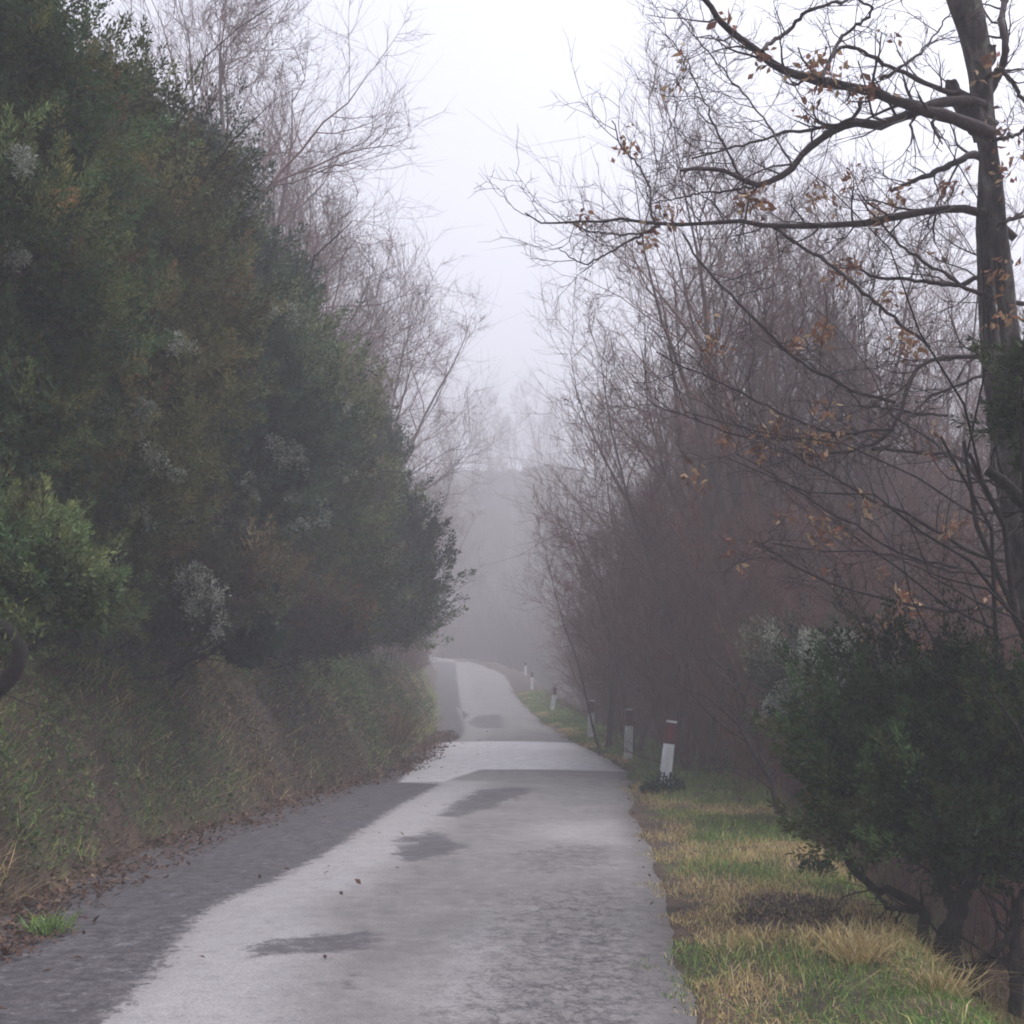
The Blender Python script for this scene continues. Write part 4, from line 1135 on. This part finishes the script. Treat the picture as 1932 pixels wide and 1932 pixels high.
tag(o, 'brown dead stalks and scrub covering the slope below the verge', 'undergrowth', kind='stuff')

# fallen leaves along the left edge of the road and some on the right
def litter(name, x, y, z, label, rng, size=.05):
    n = len(x)
    P = np.stack([x, y, z], 1)
    D = nrm(np.stack([rng.normal(size=n), rng.normal(size=n), .35 * np.abs(rng.normal(size=n))], 1))
    L = size * (.5 + .9 * rng.random(n)) * (1 + .8 * sstep(10, 30, y))
    S = nrm(np.cross(D, np.stack([.35 * rng.normal(size=n), .35 * rng.normal(size=n), np.ones(n)], 1)))
    W = (L * (.35 + .3 * rng.random(n)))[:, None]; Lc = L[:, None]
    nn = nrm(np.cross(S, D))
    V = np.stack([P, P + D * Lc * .5 + S * W * .5 + nn * Lc * .15, P + D * Lc, P + D * Lc * .45 - S * W * .5 + nn * Lc * .1], 1).reshape(-1, 3)
    C = pick([(.085, .045, .032), (.12, .065, .042), (.06, .035, .028), (.17, .10, .065), (.20, .14, .095), (.045, .03, .026)], n, rng, .2, [.28, .24, .2, .14, .06, .08])
    o = quads(name, V, np.arange(n * 4).reshape(-1, 4), M_DRY, cols=np.repeat(C, 4, 0))
    tag(o, label, 'fallen leaves', kind='stuff')
def zroad(x, y, uL, uR):
    # height of whichever surface lies on top
    inside = (uL < 0) & (uR < 0)
    w = np.clip(-uL / np.maximum(-uL - uR, .1), 0, 1)
    return np.where(inside, np.interp(y, ys, ZR) + .045 * (1 - (2 * w - 1) ** 2) + .008, height(x, y) + .015)
n = 110000
x = -5.5 + 5 * rng.random(n); y = 3 + 34 * rng.random(n) ** 1.5
uL, uR, _ = road_uv(x, y)
q = -uL + .5 * (fbm(x * 1.2, y * 1.2, 93, 3) - .5)
pr = sstep(.75, .1, q) * sstep(-.6, -.2, q) * (.45 + 1.0 * sstep(.4, .65, fbm(x * 2.5, y * 2.5, 94)))
pr = np.where(y < 8.2, pr * 1.6, pr) + .0015
k = rng.random(n) < pr * .8
x, y, uL, uR = x[k], y[k], uL[k], uR[k]
litter('fallen_leaves', x, y, zroad(x, y, uL, uR) + .01 * rng.random(len(x)), 'rusty brown fallen leaves drifted along the foot of the left bank', rng)
n = 9000
x = -1 + 6 * rng.random(n); y = 3.5 + 26 * rng.random(n) ** 1.4
uL, uR, _ = road_uv(x, y)
k = (uR > -.25) & (uR < 2.6) & (rng.random(n) < .35 * sstep(-.25, .1, uR))
x, y, uL, uR = x[k], y[k], uL[k], uR[k]
litter('fallen_leaves', x, y, zroad(x, y, uL, uR) + .02, 'scattered brown leaves lying in the grass of the right verge', rng, .035)

# bare soil patch in the verge: crumbs of dark earth
c = flat(1505, 1745)
n = 650
a = rng.random(n) * 6.283; r = rng.random(n) ** .5
x = c[0] + r * np.cos(a) * .40; y = c[1] + r * np.sin(a) * .72
P = np.stack([x, y, height(x, y) + .012 * rng.random(n)], 1)
V, F = leaves(P, nrm(rng.normal(size=(n, 3)) + [0, 0, .3]), .02 + .02 * rng.random(n), .015 + .012 * rng.random(n), .3, rng)
o = quads('soil_crumbs', V, F, M_TWIG, cols=np.repeat(pick([(.11, .082, .062), (.15, .115, .085), (.06, .048, .040)], n, rng), 4, 0))
tag(o, 'patch of dark crumbly earth bare of grass in the right verge', 'soil', kind='stuff')


def tuft(name, label, cat, p, n, H, W, lean, cols, rng, rad_=.12, mat=None, group=None):
    org = np.array([p[0], p[1], float(zroad(np.array([p[0]]), np.array([p[1]]), *[q for q in road_uv(p[0], p[1])[:2]])[0])])
    a = rng.random(n) * 6.283; r = rng.random(n) ** .7 * rad_
    B = np.stack([r * np.cos(a), r * np.sin(a), -.01 * np.ones(n)], 1)
    up = nrm(np.stack([B[:, 0] / rad_ * .8, B[:, 1] / rad_ * .8, np.ones(n)], 1) + .15 * rng.normal(size=(n, 3)))
    V, F = blades(B, H * (.5 + .7 * rng.random(n)), W * (.6 + .8 * rng.random(n)), lean * (.5 + rng.random(n)), rng, up)
    o = quads(name, V, F, mat or M_GRASS, cols=np.repeat(pick(cols, n, rng), 6, 0))
    o.location = org
    tag(o, label, cat, group)
    return o
tuft('grass_tuft', 'green grass tuft growing through the left edge of the road', 'grass tuft', flat(92, 1768), 170, .16, .0035, .9, GRN * 1.1, rng, .12)
tuft('grass_tuft', 'dry straw coloured tuft arching at the foot of the big right heath shrub', 'grass tuft', flat(1770, 1890), 150, .24, .0028, 1.1, STRAW * .6, rng, .12)
tuft('grass_tuft', 'dry tan grass clump beside the small bushes at the bottom right', 'grass tuft', flat(1620, 1840), 160, .24, .003, .8, STRAW * .7, rng, .12)
tuft('grass_tuft', 'tall tan grass clump on the bank where the heath row ends', 'grass tuft', at(735, 1330, 24), 260, .9, .012, .4, [(.20, .14, .07), (.15, .10, .055)], rng, .3)
# dark rosette plant at the foot of the nearest post
def leafy(name, label, p, n, Ll, Lw, cols, r, hgt, rng, cat='plant'):
    org = np.array([p[0], p[1], float(height(p[0], p[1])[0])])
    D = nrm(rng.normal(size=(n, 3)) * [1, 1, .5] + [0, 0, .35])
    B = D * rng.random((n, 1)) ** .6 * [r, r, hgt] * [1, 1, 1.2]
    B[:, 2] = np.abs(B[:, 2])
    V, F = leaves(B, D + .3 * rng.normal(size=D.shape), Ll * (.6 + .8 * rng.random(n)), Lw * (.6 + .8 * rng.random(n)), .12, rng)
    root = empty(name, org); tag(root, label, cat)
    quads('foliage', V, F, M_LEAF, root, np.repeat(pick(cols, n, rng), 4, 0))
    S = np.zeros((14, 3)); Dd = nrm(rng.normal(size=(14, 3)) * [1, 1, .4] + [0, 0, .6])
    A, AR = grow(S, Dd, r * (.5 + .6 * rng.random(14)), np.full(14, .006), 4, .15, 0, .4, rng)
    V, F = tubes(A, AR, 4); quads('stem', V, F, M_BARK_DARK, root)
    return root
DK = [(.018, .04, .018), (.026, .055, .024), (.014, .03, .016)]
leafy('leafy_plant', 'dark green leafy plant at the foot of the nearest marker post', flat(1252, 1500), 900, .07, .03, DK, .28, .22, rng)
leafy('leafy_plant', 'tiny dark plant on the slope edge left of the big heath shrub', at(1540, 1630, 9.8), 420, .05, .02, DK, .13, .14, rng)
# thin saplings on the verge edge
for (u, v, D, h, lab) in [(1395, 1500, 15.0, .75, 'thin leafless sapling standing at the outer edge of the verge'), (1480, 1560, 12.2, .7, 'small bare twiggy sapling beside the big heath shrub')]:
    p = at(u, v, D); org = np.array([p[0], p[1], float(height(p[0], p[1])[0])])
    root = empty('sapling', org); tag(root, lab, 'sapling')
    T, TR = grow(np.zeros((3, 3)), np.array([[.1, 0, 1], [-.2, .1, 1], [.25, -.1, 1.]]), np.array([h, h * .8, h * .7]), np.array([.008, .006, .006]), 7, .08, .02, .3, rng)
    V, F = tubes(T, TR, 5); quads('stem', V, F, M_BARK_BROWN, root)
    S, D_, PL, R, t = kids(T, TR, 9, .2, 1, .7, rng)
    A, AR = grow(S, D_, PL * .35, R * .6, 4, .15, .05, .3, rng); V, F = tubes(A, AR, 3); quads('twigs', V, F, M_BARK_BROWN, root)


# ------------------------------------------------------------------ marker posts
def plain(name, col, rough=.45, dirt=None):
    m, N, L, B = new_mat(name)
    tc = N.new('ShaderNodeTexCoord'); nz = N.new('ShaderNodeTexNoise'); nz.inputs['Scale'].default_value = 9; nz.inputs['Detail'].default_value = 6
    mp = N.new('ShaderNodeMapping'); mp.inputs['Scale'].default_value = (1, 1, .3)
    L.new(tc.outputs['Object'], mp.inputs[0]); L.new(mp.outputs[0], nz.inputs['Vector'])
    cr = N.new('ShaderNodeValToRGB'); e = cr.color_ramp.elements
    e[0].position = .42; e[0].color = (*(dirt or tuple(c * .6 for c in col)), 1); e[1].position = .6; e[1].color = (*col, 1)
    L.new(nz.outputs['Fac'], cr.inputs[0]); L.new(cr.outputs[0], B.inputs['Base Color'])
    B.inputs['Roughness'].default_value = rough
    return m
M_POST = plain('white_plastic', (.80, .84, .86), .5, (.60, .64, .62))
M_BAND = plain('dark_red_band', (.10, .010, .024), .5)
M_CAP = plain('cap_white', (.75, .74, .74), .5)
M_REFL = plain('reflector_red', (.16, .012, .02), .35)


def prism(z0, z1, w0, w1, d0, d1, cham=.016):
    """chamfered slab section from z0 to z1, closed, as quads"""
    def ring(z, w, d):
        w, d = w / 2, d / 2; c = min(cham, d * .45)
        return [(-w + c, -d, z), (w - c, -d, z), (w, -d + c, z), (w, d - c, z), (w - c, d, z), (-w + c, d, z), (-w, d - c, z), (-w, -d + c, z)]
    V = np.array(ring(z0, w0, d0) + ring(z1, w1, d1) + ring(z1, w1, d1) + ring(z0, w0, d0))
    F = [[k, (k + 1) % 8, 8 + (k + 1) % 8, 8 + k] for k in range(8)]
    F += [[16, 17, 18, 19], [16, 19, 20, 23], [20, 21, 22, 23], [24, 27, 26, 25], [24, 31, 28, 27], [28, 31, 30, 29]]
    return V, np.array(F)

post0 = empty('marker_post', (0, 0, 0))
def pp(name, args, mat, parent, dx=0, dy=0):
    V, F = prism(*args); V = V + [dx, dy, 0]
    return quads(name, V, F, mat, parent, smooth=False)
pp('post_body', (-.25, .66, .175, .155, .07, .065), M_POST, post0)
band = pp('band', (.66, .955, .150, .14, .062, .058), M_BAND, post0)
pp('cap', (.955, .985, .150, .146, .068, .064), M_CAP, post0)
pp('reflector', (.74, .86, .055, .055, .008, .008, .002), M_REFL, band, 0, -.034)


def copy_post(root):
    r = root.copy(); COL.objects.link(r)
    for ch in root.children:
        c_ = ch.copy(); COL.objects.link(c_); c_.parent = r
        for g in ch.children:
            d_ = g.copy(); COL.objects.link(d_); d_.parent = c_
    return r
# base position in the picture, distance, sideways lean, label
PST = [((1252, 1487), 17.6, rad(7.5), 'nearest marker post, white with a dark red top, leaning right above the leafy plant'),
       ((1185, 1434), 24.2, rad(2.5), 'second marker post from the front, upright beside the thin tree'),
       ((1114, 1405), 33.0, rad(3.0), 'third marker post from the front, between grass and the slim sapling'),
       ((1041, 1348), 51.0, rad(9.5), 'fourth marker post, small and tilted right in the misty grass'),
       ((1003, 1312), 68.0, rad(2.0), 'fifth marker post, a faint greenish white stub in the fog'),
       ((991, 1270), 82.0, rad(2.0), 'farthest marker post, barely visible where the road begins to bend')]
POSTS = []
for j, ((u, v), D, ln, lab) in enumerate(PST):
    p = at(u, v, D)
    o = post0 if j == 0 else copy_post(post0)
    z = float(height(p[0], p[1])[0])
    o.location = (p[0], p[1], z - .02)
    o.rotation_euler = (0, ln, rad(-4 * j % 9))
    tag(o, lab, 'marker post', 'marker posts along the right verge')
    POSTS.append((p[2], z))

# look-alikes that share a label are told apart by their place beside each other
bpy.context.view_layer.update()
by = {}
for o in bpy.data.objects:
    if o.parent is None and o.get('group') and o.get('label'): by.setdefault(o['label'], []).append(o)
for lab, os_ in by.items():
    if 1 < len(os_) < 4:
        os_.sort(key=lambda o: o.location[0] / o.location[1])
        for o, wd in zip(os_, ['left one', 'right one'] if len(os_) == 2 else ['left one', 'middle one', 'right one']): o['label'] = lab + ', ' + wd

# ------------------------------------------------------------------ haze: one closed box of even air around everything
bpy.context.view_layer.update()
ZTOP = 0
for o in bpy.data.objects:
    if o.type == 'MESH' and o.name != 'haze':
        ZTOP = max(ZTOP, max((o.matrix_world @ __import__('mathutils').Vector(c))[2] for c in o.bound_box))
lo = float(GZ.min()) - 1.0
hi = max(ZTOP, 48) + 1.5
me = bpy.data.meshes.new('haze')
X0, X1, Y0, Y1 = -257, 257, -32, 257
vs = [(X0, Y0, lo), (X1, Y0, lo), (X1, Y1, lo), (X0, Y1, lo), (X0, Y0, hi), (X1, Y0, hi), (X1, Y1, hi), (X0, Y1, hi)]
me.from_pydata(vs, [], [(0, 3, 2, 1), (4, 5, 6, 7), (0, 1, 5, 4), (1, 2, 6, 5), (2, 3, 7, 6), (3, 0, 4, 7)])
hm = bpy.data.materials.new('haze')
hm.use_nodes = True
for nd in list(hm.node_tree.nodes):
    if nd.type != 'OUTPUT_MATERIAL': hm.node_tree.nodes.remove(nd)
pv = hm.node_tree.nodes.new('ShaderNodeVolumePrincipled')
pv.inputs['Color'].default_value = (.66, .66, .69, 1)
pv.inputs['Density'].default_value = HAZE_DENSITY
pv.inputs['Anisotropy'].default_value = 0.0
hm.node_tree.links.new(pv.outputs[0], [n_ for n_ in hm.node_tree.nodes if n_.type == 'OUTPUT_MATERIAL'][0].inputs['Volume'])
me.materials.append(hm)
hz = bpy.data.objects.new('haze', me)
COL.objects.link(hz)
tag(hz, 'pale even fog filling the whole valley', 'fog', kind='stuff')

print('POSTS', POSTS)
print('ZMAX', ZTOP, 'FACES', sum(len(m.polygons) for m in bpy.data.meshes))
